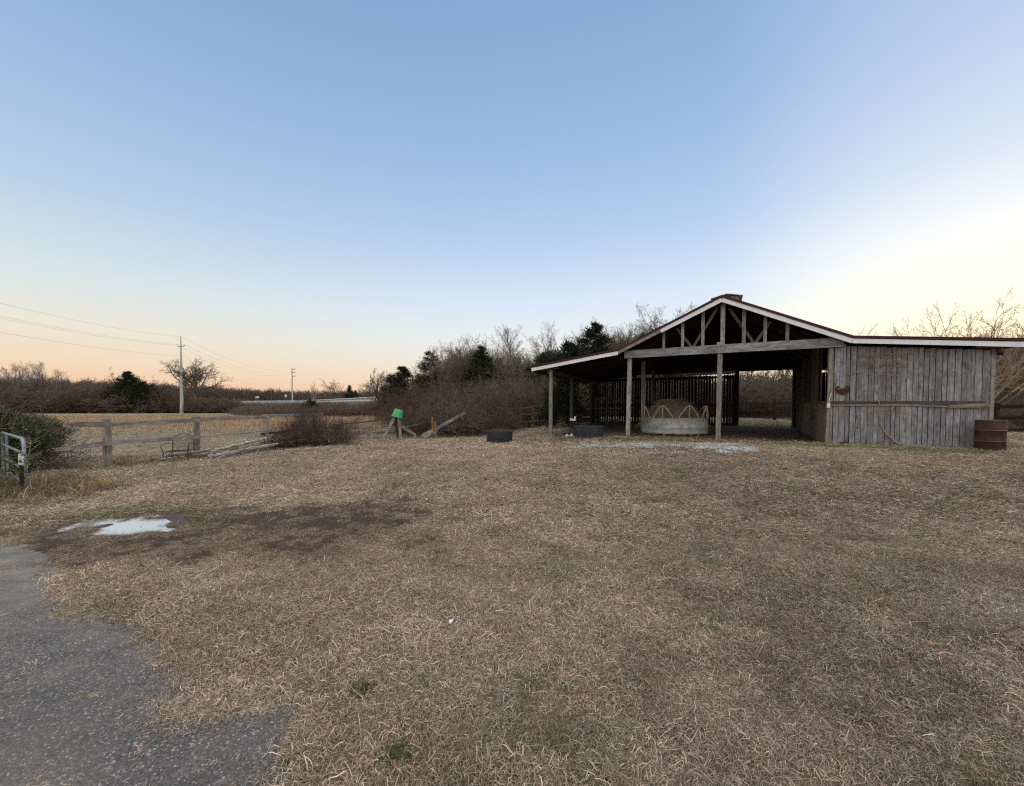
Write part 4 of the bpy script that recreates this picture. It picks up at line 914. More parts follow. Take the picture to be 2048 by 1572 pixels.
def shrub(name, mat, seed, H, W, n, rmin, lv=3, kids=(7, 5, 3), arch=.5, leaf=None):
    """tangle of arching canes"""
    R = np.random.default_rng(seed); S = []
    def cane(p, d, L, r, k):
        ns = 5; q = p.copy(); dd = d.copy(); P = [q.copy()]
        for i in range(ns):
            dd = dd+R.normal(0, .17, 3); dd[2] -= arch*.22*(i/ns+.25)*(1 if k == 0 else .6); dd /= np.linalg.norm(dd); q2 = q+dd*L/ns
            if q2[2] < .02: q2[2] = .02
            S.append((q, q2, max(r*(1-.7*i/ns), rmin), max(r*(1-.7*(i+1)/ns), rmin))); q = q2; P.append(q.copy())
        if k >= lv-1: return
        for c in range(kids[k]):
            f = R.uniform(.2, 1)*ns; i = min(int(f), ns-1); pp = P[i]+(P[i+1]-P[i])*(f-i); nd = (P[i+1]-P[i]); nd /= np.linalg.norm(nd)+1e-9
            nd = nd+R.normal(0, .65, 3); nd[2] += .15; nd /= np.linalg.norm(nd); cane(pp, nd, L*R.uniform(.3, .55), r*.55, k+1)
    for i in range(n):
        a = R.uniform(0, 6.28); rr = W*.42*math.sqrt(R.random()); p = np.array([math.cos(a)*rr, math.sin(a)*rr, 0]); out = rr/W*1.6
        d = np.array([math.cos(a)*out+R.normal(0, .25), math.sin(a)*out+R.normal(0, .25), 1.]); d /= np.linalg.norm(d); cane(p, d, H*R.uniform(.6, 1.1), .016, 0)
    z = np.percentile([s[1][2] for s in S], 99.5); k = H/z; S = [(a*k, b*k, c, d) for a, b, c, d in S]
    me = segs_mesh(name, S, 3); me.materials.append(mat); return me
SHRUB = {
 'red': [shrub('red_shrub', M['twig_red'], 71+i, 3, 3, 75, .0055) for i in range(3)],
 'brown': [shrub('brown_shrub', M['twig_brown'], 81+i, 3, 3, 75, .0055) for i in range(3)],
 'weed': [shrub('weed_shrub', M['twig_tan'], 91+i, 1, 1.1, 36, .0028) for i in range(2)],
 'grey': [shrub('grey_shrub', M['twig_grey'], 141+i, 3, 3, 60, .006) for i in range(2)],
 'bramble': [shrub('bramble', M['twig_bramble'], 131+i, 3, 3, 55, .0065) for i in range(2)],
 'hedge': [shrub('hedge_shrub', M['twig_hedge'], 101+i, 3, 4, 90, .013) for i in range(3)],
}
def cards(C, size, seed, name, mat, flat=.6, ls=2.0, dirs=None):
    """small leaf sprays round the centres C"""
    R = np.random.default_rng(seed); n = len(C); d = R.normal(0, 1, (n, 3)) if dirs is None else dirs+R.normal(0, .45, (n, 3)); d /= np.linalg.norm(d, axis=1, keepdims=True)
    w = np.cross(d, R.normal(0, 1, (n, 3))); w /= np.linalg.norm(w, axis=1, keepdims=True)+1e-9; s = size*R.uniform(.5, 1.5, (n, 1))
    V = np.stack([C-w*s*.28, C+w*s*.28, C+d*s*ls*.6+w*s*.2, C+d*s*ls], 1).reshape(-1, 3); Fc = np.arange(n)[:, None]*4+np.array([[0, 1, 2, 3]])
    me = mesh_np(name, V, Fc, attrs={'rnd': ('FLOAT', np.repeat(R.random(n), 4))}); me.materials.append(mat); return me
def cedar(seed, H, W, nl=60, per=170, size=.13, gap=.3, taper=1.0, base=.08, mat=None):
    R = np.random.default_rng(seed); P = []; Dr = []; L = [(np.zeros(3), np.array([0, 0, H*.97]), .018*H, .01)]
    for i in range(nl):
        f = base+(1-base)*(i+R.random())/nl; z = H*f; prof = min(1, (1-f)*1.7)**taper*(.55+.6*R.random()); r = W/2*prof+.12
        a = R.uniform(0, 6.28); tip = np.array([math.cos(a)*r, math.sin(a)*r, z+r*R.uniform(.1, .5)]); b = np.array([0, 0, z-.1]); L.append((b, tip, .02+.006*r, .008))
        if R.random() < gap*.3: continue
        m = int(per*(.35+r/(W/2))); t = R.uniform(.25, 1.05, m)**.7; c = b+(tip-b)*t[:, None]+R.normal(0, 1, (m, 3))*(.10+.13*r)*np.array([1, 1, .55]); P.append(c)
        Dr.append(np.tile((tip-b)/np.linalg.norm(tip-b)+np.array([0, 0, .4]), (m, 1)))
    fol = cards(np.concatenate(P), size, seed, 'cedar_crown', mat or M['cedar'], dirs=np.concatenate(Dr)); tr = segs_mesh('cedar_trunk', L, 5); tr.materials.append(M['bark']); return tr, fol, H
CED = {'wide': cedar(5, 8, 5.6, 110, 150, .13), 'mid': cedar(9, 9, 4.4, 130, 120, .12, taper=1.0), 'slim': cedar(13, 10, 3.4, 110, 90, .12, gap=1.2, taper=.9), 'bushy': cedar(17, 5, 4.6, 60, 240, .13, taper=.6, base=.02)}
def place(protos, X, Y, H, label, cat, group=None, name='bare_tree', wid=1.0, rz=None, z=None):
    tr, cr, h0 = protos; z = gz(X, Y) if z is None else z
    e = empty(name, (X, Y, z-.05), label, cat, group, random.uniform(0, 6.28) if rz is None else rz); k = H/h0; e.scale = (k*wid, k*wid, k)
    for nme, me in (('trunk', tr), ('crown', cr)): o = bpy.data.objects.new(nme, me); COL.objects.link(o); o.parent = e
    return e
def tree_px(protos, px, top, Z, label, cat, group=None, name='bare_tree', wid=1.0, rz=None):
    q = at(px, top, Z); z = gz(q.x, Z) if Z < 120 else 0; return place(protos, q.x, Z, q.z-z, label, cat, group, name, wid, rz, z)
def bush_px(kind, i, px, top, Z, width_px, label, cat='shrub', group=None, name='leafless_shrub', depth=1.0):
    q = at(px, top, Z); z = gz(q.x, Z); H = q.z-z; W = width_px*Z/F/3.4; me = SHRUB[kind][i % len(SHRUB[kind])]; h0 = 1 if kind == 'weed' else 3
    o = bpy.data.objects.new(name, me); COL.objects.link(o); o.location = (q.x, Z, z-.03); o.rotation_euler = (0, 0, random.uniform(0, 6.28))
    w = W if kind != 'weed' else W*2.9; o.scale = (w, w*depth, H/h0); return tag(o, label, cat, group)

# --- right of the middle: the mixed row of trees behind the barn's left side
G1 = 'bare trees of the row behind the barn'
for nm, pro, px, top, Z, w, lab in (
    ('bare_tree', 'tall1', 1034, 648, 46, 1.1, 'tall pale bare tree standing highest just left of the barn roof'),
    ('bare_tree', 'tall2', 1110, 640, 45, 1.25, 'tall pale bare tree rising straight behind the low left end of the barn roof'),
    ('bare_tree', 'tall2', 1066, 690, 48, 1.2, 'lower thin bare tree between the two tall pale ones'),
    ('bare_tree', 'twisty', 1268, 622, 44, 1.05, 'dark crooked bare tree behind the left slope of the main roof'),
    ('bare_tree', 'round2', 1335, 617, 46, 1.15, 'wide round-topped bare tree touching the main roof slope'),
    ('bare_tree', 'twisty', 1228, 668, 42, .9, 'shorter dark bare tree right of the conical cedar by the roof'),
    ('bare_tree', 'tall1', 1152, 660, 50, 1.2, 'thin bare tree just left of the conical cedar'),
    ('bare_tree', 'tall1', 1212, 655, 52, 1.2, 'thin bare tree just behind the conical cedar'),
    ('bare_tree', 'tall1', 890, 716, 52, 1.0, 'narrow upright bare tree right of the tall ragged cedar'),
    ('bare_tree', 'round1', 922, 700, 50, .9, 'bushy bare tree at the left end of the dense bare group'),
    ('bare_tree', 'round2', 950, 692, 50, .9, 'round bare tree over the narrow cedar in the dense group'),
    ('bare_tree', 'round1', 985, 700, 48, .9, 'grey bare tree right of the narrow cedar'),
    ('bare_tree', 'twisty', 1008, 706, 46, .8, 'dark crooked bare tree left of the tallest pale one'),
    ('bare_tree', 'tall2', 842, 722, 54, .8, 'very thin bare sapling between the two left cedars'),
    ('bare_tree', 'tall1', 786, 746, 74, .9, 'small faint bare tree at the left edge of the dark cedar'),
    ('bare_tree', 'round1', 1090, 712, 42, .9, 'low bare tree crowding the left eave of the barn')):
    tree_px(BARE[pro], px, top, Z, lab, 'tree', G1, nm, w)
G2 = 'dark cedars of the row left of the barn'
for pro, px, top, Z, w, lab in (
    ('wide', 804, 734, 66, 1.3, 'dark layered cedar standing alone at the left end of the row'),
    ('mid', 836, 748, 60, .8, 'small dark cedar beside the lone layered one'),
    ('slim', 861, 704, 54, 1.6, 'tall ragged cedar with a thin open top'),
    ('mid', 874, 742, 54, .9, 'squat dark cedar at the foot of the tall ragged one'),
    ('mid', 962, 694, 45, 1.2, 'narrow dark cedar inside the dense bare group'),
    ('mid', 940, 736, 44, .9, 'small narrow cedar low in the dense bare group'),
    ('mid', 1190, 648, 39, 1.5, 'conical dark cedar rising behind the barn roof'),
    ('bushy', 1138, 692, 36, .9, 'low dark cedar just over the left lean-to roof'),
    ('bushy', 1096, 708, 40, .8, 'small dark cedar at the tip of the left eave'),
    ('bushy', 1312, 664, 42, .6, 'small dark cedar touching the left roof slope under the bare crowns'),
    ('bushy', 1124, 754, 23, .85, 'dark green cedar bush behind the open left lean-to')):
    tree_px(CED[pro], px, top, Z, lab, 'tree', G2, 'cedar_tree', w)
# --- thicket left of the barn
G3 = 'leafless shrubs of the thicket left of the barn'
ths = [('red', 832, 786, 25, 120, 'leftmost low reddish shrub of the thicket, beside the green bucket'), ('red', 868, 768, 26, 130, 'tall reddish dome of twigs behind the broken rails'),
       ('brown', 850, 802, 22.5, 110, 'low brown tangle in front of the reddish dome'), ('grey', 905, 782, 24, 120, 'grey twiggy shrub right of the reddish dome'),
       ('brown', 945, 776, 26, 110, 'brown twiggy shrub over the orange stub post'), ('red', 985, 768, 26, 110, 'reddish twiggy shrub left of the round stock tank'),
       ('grey', 930, 808, 22.5, 110, 'low grey shrub covering the fallen rails'), ('red', 975, 806, 22.5, 100, 'low reddish shrub beside the fallen rails'),
       ('grey', 1022, 758, 28, 120, 'large grey shrub behind the round stock tank'), ('brown', 1062, 752, 29, 120, 'large rounded brown shrub near the lean-to corner post'),
       ('brown', 1092, 756, 27, 90, 'brown shrub just outside the lean-to corner post'), ('brown', 1012, 800, 27, 90, 'low brown shrub behind the board pen'),
       ('red', 905, 758, 32, 120, 'reddish shrub top showing behind the first dome'), ('grey', 1000, 748, 34, 130, 'hazy grey shrub rising behind the board pen'),
       ('brown', 1090, 772, 31, 70, 'brown shrub seen under the left lean-to roof'), ('brown', 1052, 738, 37, 130, 'tall brown shrub mass behind the lean-to corner')]
for i, (k, px, top, Z, w, lab) in enumerate(ths): bush_px(k, i, px, top, Z, w, lab, 'shrub', G3)
# seen through and beside the barn
G4 = 'leafless shrubs behind the barn'
for i, (k, px, top, Z, w, lab) in enumerate([('brown', 1490, 752, 32, 130, 'brown shrub seen through the left part of the rear opening'), ('brown', 1545, 762, 30, 130, 'brown shrub in the middle of the rear opening'),
       ('brown', 1600, 745, 33, 130, 'brown shrub at the right edge of the rear opening'), ('brown', 1400, 750, 33, 150, 'brown shrub glimpsed through the rear slats'), ('brown', 1300, 750, 35, 150, 'brown shrub far left behind the rear slats'),
       ('brown', 2022, 792, 19, 90, 'dark twiggy shrub at the right end of the barn'), ('brown', 2075, 775, 21, 110, 'dark twiggy shrub cut by the right edge behind the drum'), ('red', 2025, 706, 46, 90, 'tall reddish shrub glowing behind the right end of the barn'),
       ('brown', 2110, 700, 24, 150, 'tall brown shrub cut off by the right edge'), ('brown', 1240, 770, 36, 80, 'brown shrub glimpsed between the stall boards')]):
    bush_px(k, i+1, px, top, Z, w, lab, 'shrub', G4)
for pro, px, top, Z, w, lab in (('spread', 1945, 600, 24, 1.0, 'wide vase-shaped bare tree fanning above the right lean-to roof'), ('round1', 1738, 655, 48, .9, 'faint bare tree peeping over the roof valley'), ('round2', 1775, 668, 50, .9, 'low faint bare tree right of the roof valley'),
                             ('round1', 1820, 660, 46, .8, 'low bare tree left of the vase-shaped tree'), ('round2', 2040, 636, 44, 1.1, 'bare tree at the right edge behind the vase-shaped tree'), ('round1', 1500, 700, 46, 1.1, 'bare tree seen against the glow through the rear opening'),
                             ('round2', 1580, 690, 44, 1.1, 'bare tree at the right of the rear opening'), ('round2', 1990, 668, 34, .9, 'small bare tree glowing beside the right barn end'), ('twisty', 1640, 690, 50, 1.0, 'bare tree hidden behind the passage wall'), ('round1', 2100, 640, 40, 1.1, 'bare tree just at the right picture edge')):
    if px == 1640: continue
    tree_px(BARE[pro], px, top, Z, lab, 'tree', 'bare trees right of and behind the barn', 'bare_tree', w)
# --- far left
tree_px(BARE['oak'], 391, 718, 128, 'big spreading bare oak standing alone right of the steel pole', 'tree', name='oak_tree', wid=1.12)
for px, top, w in ((12, 732, .8), (36, 727, .8), (58, 724, .9), (84, 722, .9), (108, 738, .8)):
    tree_px(BARE['tall2' if px % 4 else 'tall1'], px, top, 140, {12: 'slender bare tree nearest the left edge in the tall clump over the wood', 36: 'second slender bare tree from the left edge in the tall clump', 58: 'slender bare tree in the middle of the tall far-left clump', 84: 'tallest slender bare tree of the tall far-left clump', 108: 'rightmost and shortest slender bare tree of the far-left clump'}[px], 'tree', 'tall bare trees at the far left', 'bare_tree', w*1.25)
tree_px(CED['wide'], 256, 744, 126, 'dark green cedar standing out of the brown wood on the left', 'tree', name='cedar_tree', wid=1.2)
tree_px(CED['bushy'], 285, 766, 126, 'broad low cedar at the right foot of the dark green one', 'tree', name='cedar_tree', wid=1.0)
for px, top, lab in ((237, 738, 'faint bare tree behind the left of the dark green cedar'), (300, 754, 'bare tree right of the dark green cedar'), (326, 754, 'bare tree left of the steel pole'), (345, 758, 'bare tree right behind the steel pole')):
    tree_px(BARE['far1'], px, top, 128, lab, 'tree', 'bare trees near the steel pole', 'bare_tree', .9)
for px, top, w, Z, lab in ((627, 760, .55, 200, 'narrow bare tree on the skyline right of the far pole'), (664, 757, 1.5, 190, 'wide bare tree on the skyline, left of two'), (744, 755, 1.5, 190, 'wide bare tree on the skyline, right of two')):
    tree_px(BARE['round1' if w > 1 else 'tall2'], px, top, Z, lab, 'tree', 'bare trees on the skyline beyond the road', 'bare_tree', w)
tree_px(CED['mid'], 699, 771, 180, 'tiny cedar on the skyline between the two wide bare trees', 'tree', name='cedar_tree', wid=1.0)
tree_px(CED['mid'], 711, 781, 240, 'tiniest dark cedar on the skyline', 'tree', name='cedar_tree', wid=.8)
# --- woods that read as one mass (see below)
def coll_of(name, meshes): return proto_coll(name, meshes)
def joined(name, a, b):
    va = np.empty(len(a.vertices)*3, np.float32); a.vertices.foreach_get('co', va); vb = np.empty(len(b.vertices)*3, np.float32); b.vertices.foreach_get('co', vb)
    fa = np.array([p.vertices[:] for p in a.polygons]); fb = np.array([p.vertices[:] for p in b.polygons]); me = mesh_np(name, np.concatenate([va.reshape(-1, 3), vb.reshape(-1, 3)]), np.concatenate([fa, fb+len(a.vertices)]), True)
    me.materials.append(a.materials[0]); return me
wood_c = proto_coll('wood_tree', [joined('w0', *BARE['far1'][:2]), joined('w1', *BARE['far2'][:2])] + SHRUB['hedge'])
def woods(name, P, H, idx, lab, cat='wood'):
    P = np.array(P); H = np.array(H); idx = np.array(idx); h0 = np.where(idx < 2, 12., 3.); k = H/h0; n = len(P)
    wd = np.where(idx < 2, k, np.maximum(k, 1.0)*1.25)
    scatter(name, P, np.stack([np.zeros(n), np.zeros(n), RNG.uniform(0, 6.28, n)], 1), np.stack([wd*1.1, wd*1.1, k], 1), idx, wood_c, None, lab, cat)
P = []; H = []; I = []
for i in range(210):       # left wood edge: pixel columns -330..350
    px = -330+690*(i+RNG.random())/210; Z = RNG.uniform(132, 170)-(px < 60)*8; q = at(px, 818, Z); h = at(0, 756+9*math.sin(px*.045)*.6-(4 if px < 130 else 0)+(8 if px > 290 else 0)+RNG.normal(0, 3.5), 135).z
    P.append((q.x, Z, 0)); H.append(h*RNG.uniform(.75, 1.05)); I.append(RNG.integers(0, 2))
for i in range(330):
    px = -330+790*(i+RNG.random())/330; Z = RNG.uniform(129, 140); q = at(px, 818, Z); P.append((q.x, Z, 0)); H.append(RNG.uniform(3.5, 8.5)*(1 if px < 330 else .55)); I.append(RNG.integers(2, 5))
woods('wood_edge', P, H, I, 'dark brown leafless wood along the far left edge of the field')
belt_c = proto_coll('belt_tree', [joined('b%d' % i, *BARE[k][:2]) for i, k in enumerate(('round1', 'round2', 'twisty', 'tall2', 'far1'))])
wood_main = wood_c
P = []; H = []; I = []
for i in range(75):
    px = 872+400*(i+RNG.random())/75; Z = RNG.uniform(47, 66) if not 1148 < px < 1198 else RNG.uniform(78, 90); q = at(px, 695-(px > 1195)*26-(910 < px < 1070)*6+10*math.sin(px*.06)-(14 if 930 < px < 1010 else 0)-(12 if px > 1150 else 0)+RNG.normal(0, 8), Z); P.append((q.x, Z, 0)); H.append(q.z*RNG.uniform(.8, 1)); I.append(RNG.integers(0, 5))
for i in range(26):
    px = 1200+135*(i+RNG.random())/26; Z = RNG.uniform(44, 56); q = at(px, 662-14*(px > 1250)+RNG.normal(0, 7), Z); P.append((q.x, Z, 0)); H.append(q.z*RNG.uniform(.85, 1)); I.append(RNG.choice([0, 1, 2, 3]))
for i in range(60):
    px = 1690+420*(i+RNG.random())/60; Z = RNG.uniform(48, 66); q = at(px, 690+RNG.normal(0, 7)-(px > 1980)*18, Z); P.append((q.x, Z, 0)); H.append(q.z*RNG.uniform(.8, 1)); I.append(RNG.integers(0, 2))
P = np.array(P); H = np.array(H); I = np.array(I); hh = np.array([10, 10, 11, 12, 12.])[I]; k = H/hh; n = len(P)
scatter('tree_belt', P, np.stack([np.zeros(n), np.zeros(n), RNG.uniform(0, 6.28, n)], 1), np.stack([k*1.1, k*1.1, k], 1), I, belt_c, None, 'dense grey brown belt of leafless trees behind the barn', 'wood')
P = []; H = []; I = []
for i in range(2600):       # ring of distant woods
    a = math.radians(-80+150*(i+RNG.random())/2600); d = RNG.uniform(430, 620); x, y = math.sin(a)*d*1.15, math.cos(a)*d
    if y < 60: y = abs(y)+40
    P.append((x, y, 5+3*math.sin(a*7+1)+ (d-430)*.04)); H.append(RNG.uniform(13, 19)); I.append(RNG.integers(0, 2))
woods('distant_woods', P, H, I, 'purplish leafless woods along the horizon')
# low ridge under the distant woods
hv = []; hf = []; na = 120
for i in range(na+1):
    a = math.radians(-115+230*i/na)
    for d, z in ((330, -.5), (400, 4.0), (470, 7+3*math.sin(a*7+1)), (640, 14+3*math.sin(a*7+1)), (900, 10)):
        hv.append((math.sin(a)*d*1.15, math.cos(a)*d, z))
for i in range(na):
    for j in range(4): o = i*5+j; hf.append((o, o+5, o+6, o+1))
tag(link('hills', mesh_np('hills', np.array(hv), np.array(hf), True), M['soil_bank']), kind='structure')
# brush between the field and the road, and behind the barn row
P = []; H = []; I = []
road_ctl = [(-330, 450, 8.3), (-210, 315, 6.3), (-95, 180, 4.2), (-52, 124, 3.6), (-24, 85, 3.15), (0, 70, 2.9), (16, 58, 2.3), (30, 46, 1.8), (48, 37, 1.6), (75, 27, 1.6), (120, 10, 1.6)]
def road_at(f):
    f = f*(len(road_ctl)-1); i = min(int(f), len(road_ctl)-2); g = f-i; P_ = [Vector(road_ctl[max(0, min(len(road_ctl)-1, i+k))]) for k in (-1, 0, 1, 2)]
    return .5*((2*P_[1])+(-P_[0]+P_[2])*g+(2*P_[0]-5*P_[1]+4*P_[2]-P_[3])*g*g+(-P_[0]+3*P_[1]-3*P_[2]+P_[3])*g**3)
NR = 400; RD = [road_at(i/NR) for i in range(NR+1)]
RT = [(RD[min(i+1, NR)]-RD[max(i-1, 0)]).normalized() for i in range(NR+1)]
RN = [Vector((-t.y, t.x, 0)).normalized() for t in RT]         # left normal: away from the camera
for i in range(520):
    k = int(RNG.uniform(60, 300)); off = RNG.uniform(1.8, 13)*(1+.9*(k < 170)); q = RD[k]-RN[k]*off
    if q.y < 34 and q.x > -4 or 1150 < CX+F*q.x/q.y < 1195: continue
    top = RD[k].z-.4-.05*off; zg = max(0, RD[k].z*(1-off/7)) ; P.append((q.x, q.y, zg*.9)); H.append(max(.8, (top-zg*.9)*RNG.uniform(.7, 1.15))); I.append(RNG.integers(2, 5))
woods('roadside_brush', P, H, I, 'brown brush on the bank between the field and the raised road', 'brush')
for px, top, Z, lab in ((621, 800, 78, 'small dark evergreen shrub in the brush below the road'), (765, 803, 62, 'low dark evergreen shrub in the brush left of the cedars')):
    tree_px(CED['bushy'], px, top, Z, lab, 'shrub', name='evergreen_shrub', wid=.9)
P = []; H = []; I = []
for i in range(170):
    q = BC+np.array([RNG.uniform(-6, 60), RNG.uniform(24, 44)]); pxx = CX+F*q[0]/(q[1]*.9)
    if 1148 < pxx < 1196 or 1955 < pxx < 2030: continue
    P.append((q[0], q[1]*.9+q[0]*.0, .5)); H.append(RNG.uniform(2, 4.6)); I.append(RNG.integers(2, 5))
for i in range(150):
    P.append((RNG.uniform(-25, 60), RNG.uniform(72, 120), 0)); H.append(RNG.uniform(6, 10)); I.append(RNG.integers(0, 2))
woods('brush_behind_barn', P, H, I, 'brown leafless brush and woods behind the barn', 'brush')

# ---------------------------------------------------------------- raised road with its barrier
def strip(name, offs, mat, z0=0, lab=None):
    V = []; Fc = []; n = len(offs)
    for i in range(NR+1):
        for o, z in offs: q = RD[i]+RN[i]*o; V.append((q.x, q.y, (q.z+z) if z is not None else -.3))
    for i in range(NR):
        for j in range(n-1): a = i*n+j; Fc.append((a, a+n, a+n+1, a+1))
    return link(name, mesh_np(name, np.array(V), np.array(Fc), True), mat)
tag(strip('embankment', [(-9, None), (-.7, -.1), (.2, -.02), (12.6, -.02), (22, None)], M['soil_bank']), kind='structure')
tag(strip('road', [(.25, .004), (12.3, .004)], M['asphalt_road']), kind='structure')
e = empty('road_barrier', RD[200], 'long pale barrier with a post and rail top along the raised road', 'barrier')
def extr(name, prof, mat, i0=20, i1=NR-10):
    V = []; Fc = []; n = len(prof); org = Vector(e.location)
    for i in range(i0, i1+1):
        for o, z in prof: q = RD[i]+RN[i]*o+Vector((0, 0, z))-org; V.append(tuple(q))
    for i in range(i1-i0):
        for j in range(n): a = i*n+j; b = i*n+(j+1) % n; Fc.append((a, b, b+n, a+n))
    return link(name, mesh_np(name, np.array(V), np.array(Fc)), mat, e)
extr('parapet', [(-.15, -.15), (.15, -.15), (.12, .42), (-.12, .42)], M['concrete'])
extr('rail', [(-.12, .80), (.12, .80), (.12, 1.06), (-.12, 1.06)], M['rail_white'])
ln = 0; pts = []
for i in range(21, NR-10):
    seg = (RD[i]-RD[i-1]).length
    while ln < seg: pts.append((RD[i-1].lerp(RD[i], ln/seg), RT[i])); ln += 1.7
    ln -= seg
pts.sort(key=lambda p: abs(p[0].y-75)+(200 if p[0].x > 40 else 0)+ (300 if p[0].x < -120 else 0))
rest = MB(); p0 = None
for k, (q, t) in enumerate(pts):
    if k < 100:
        if p0 is None:
            mb = MB(); mb.beam(Vector((0, 0, .44)), Vector((0, 0, .82)), .18, .50, up=(1, 0, 0)); p0 = mb.build('rail_post', M['concrete'], None); p0.parent = e; o = p0
        else: o = p0.copy(); COL.objects.link(o); o.parent = e
        o.location = q-Vector(e.location); o.rotation_euler = (0, 0, math.atan2(t.y, t.x))
    else: rest.beam(q+Vector((0, 0, .44)), q+Vector((0, 0, .82)), .18, .50, up=tuple(t))
o = rest.build('rail_posts', M['concrete'], e); o['kind'] = 'stuff'
# vehicles on the road
def car(loc, rz, L, Wd, H, lab, cat, name):
    e = empty(name, loc, lab, cat, None, rz); MT = Matrix.Rotation(rz, 3, 'Z')
    def put(mb, nm, mat, par=e):
        me = bpy.data.meshes.new(nm); me.from_pydata(mb.v, [], mb.f); me.materials.append(mat); o = bpy.data.objects.new(nm, me); COL.objects.link(o); o.parent = par; return o
    van = H > 1.9; hb = H*.55; P = [(-L/2, .3), (-L/2, hb), (-L/2+.15, hb+.05), (-L/2+.3, H-.05), (-L/2+.5, H), (L*.18 if not van else L*.28, H), (L*.30 if not van else L*.40, hb+.05), (L/2-.1, hb-.12), (L/2, hb-.3), (L/2, .3)]
    mb = MB(); n = len(P); sec = [(-Wd/2, 0), (-Wd/2+.06, .06), (Wd/2-.06, .06), (Wd/2, 0)]; vs = []
    for y, ins in ((-Wd/2, 0), (Wd/2, 0)): vs += [(x, y*(1-.10*max(0, (z-hb)/(H-hb))), z) for x, z in P]
    mb.add(vs, [tuple(range(n-1, -1, -1)), tuple(range(n, 2*n))]+[(i, (i+1) % n, n+(i+1) % n, n+i) for i in range(n)]); b = put(mb, 'body', M['car_white'])
    mb = MB()
    for sg in (-1, 1):
        for x0, x1 in ((-L*.42, -L*.20), (-L*.18, L*.02), (L*.04, L*.17)):
            z0, z1 = hb+.08, H-.14; yy = lambda z: sg*(Wd/2*(1-.10*max(0, (z-hb)/(H-hb)))+.006); q = [(x0, yy(z0), z0), (x1+.05, yy(z0), z0), (x1, yy(z1), z1), (x0+.03, yy(z1), z1)]
            mb.add(q, [(0, 1, 2, 3) if sg < 0 else (3, 2, 1, 0)])
    put(mb, 'windows', M['car_glass']); mb = MB(); xa, xb = (L*.18 if not van else L*.28), (L*.30 if not van else L*.40); mb.add([(xa+.05, -Wd*.42, H-.05), (xa+.05, Wd*.42, H-.05), (xb+.012, Wd*.44, hb+.1), (xb+.012, -Wd*.44, hb+.1)], [(0, 3, 2, 1)]); put(mb, 'windscreen', M['car_glass'])
    for sx in (-1, 1):
        for sy in (-1, 1):
            mb = MB(); c = Vector((sx*L*.31, sy*(Wd/2-.1), .33)); mb.tube([c+Vector((0, -.11, 0)), c+Vector((0, .11, 0))], .33, 18); w = put(mb, 'wheel', M['black'])
            mb = MB(); mb.tube([c+Vector((0, sy*.105, 0)), c+Vector((0, sy*.118, 0))], .18, 12); put(mb, 'rim', M['galv'], w)
    return e
def on_road(px, off): 
    u = (px-CX)/F; k = min(range(NR+1), key=lambda i: abs((RD[i]+RN[i]*off).x/max((RD[i]+RN[i]*off).y, 1)-u)+(9 if RD[i].y < 12 else 0)); return k, RD[k]+RN[k]*off
k, q = on_road(1178, 3.2); car(q+Vector((0, 0, .01)), math.atan2(RT[k].y, RT[k].x), 5.2, 2.0, 1.85, 'white vehicle with a blue window band on the raised road, seen under the left lean-to', 'car', 'parked_car')
k, q = on_road(1998, 3.0); car(q+Vector((0, 0, .01)), math.atan2(RT[k].y, RT[k].x), 4.7, 1.9, 1.75, 'white car seen through the shrubs right of the barn', 'car', 'parked_car')
# signs
def sign(px, py, Z, w, h, legs, lab):
    q = at(px, py, Z); z0 = 0 if Z < 60 else RD[0].z*0+max(0, q.z-4); e = empty('road_sign', (q.x, q.y, z0), lab, 'sign'); mb = MB(); mb.beam(q-Vector((w/2, 0, 0)), q+Vector((w/2, 0, 0)), .04, h); mb.build('panel', M['white'], e)
    for s_ in ((-w*.35, w*.35) if legs == 2 else (0,)): mb = MB(); mb.beam(Vector((q.x+s_, q.y+.08, z0)), Vector((q.x+s_, q.y+.08, q.z+h/2-.05)), .10, .08); mb.build('leg', M['post_metal'], e)
sign(514.5, 794.5, 175, 1.5, .75, 2, 'pale oblong sign on two legs by the raised road'); sign(571.5, 791.5, 150, .75, .95, 1, 'small pale square sign by the raised road, left of the far pole')
sign(955.5, 775, 66, .50, .55, 1, 'small white sign plate in the gap above the thicket'); sign(956.5, 781, 64, .40, .35, 1, 'smaller white plate just under the other above the thicket')

# ---------------------------------------------------------------- power line
def pole1():
    q = at(363.5, 818, 124); c = Vector((q.x, q.y, 0)); e = empty('power_pole', c, 'tall pale steel power pole with a curved crossarm in the left field', 'power pole')
    top = at(361.5, 673, 124); mb = MB(); a = c; b = Vector((top.x, top.y, top.z)); mb.tube([a.lerp(b, f) for f in (0, .2, .5, .8, 1)], [.52, .44, .34, .22, .12], 12); mb.build('shaft', M['pole_steel'], e)
    mb = MB(); z = at(0, 693, 124).z; mx = a.lerp(b, (z-a.z)/(b.z-a.z)); mb.tube([mx+Vector((x, -x*.2, dz)) for x, dz in ((-1.55, .5), (-1.0, .12), (0, -.1), (1.0, .12), (1.55, .5))], [.09, .13, .17, .13, .09], 8); mb.build('crossarm', M['pole_steel'], e)
    return b, mx
t1, m1 = pole1()
q = at(585, 818, 292); c = Vector((q.x, 292, 4)); e = empty('power_pole', c, 'distant pale power pole with three short arms on its right side', 'power pole')
t2 = at(584, 736, 292); mb = MB(); mb.tube([c, c.lerp(t2, .5), t2], [.55, .45, .32], 10); mb.build('shaft', M['pole_steel'], e); A2 = []
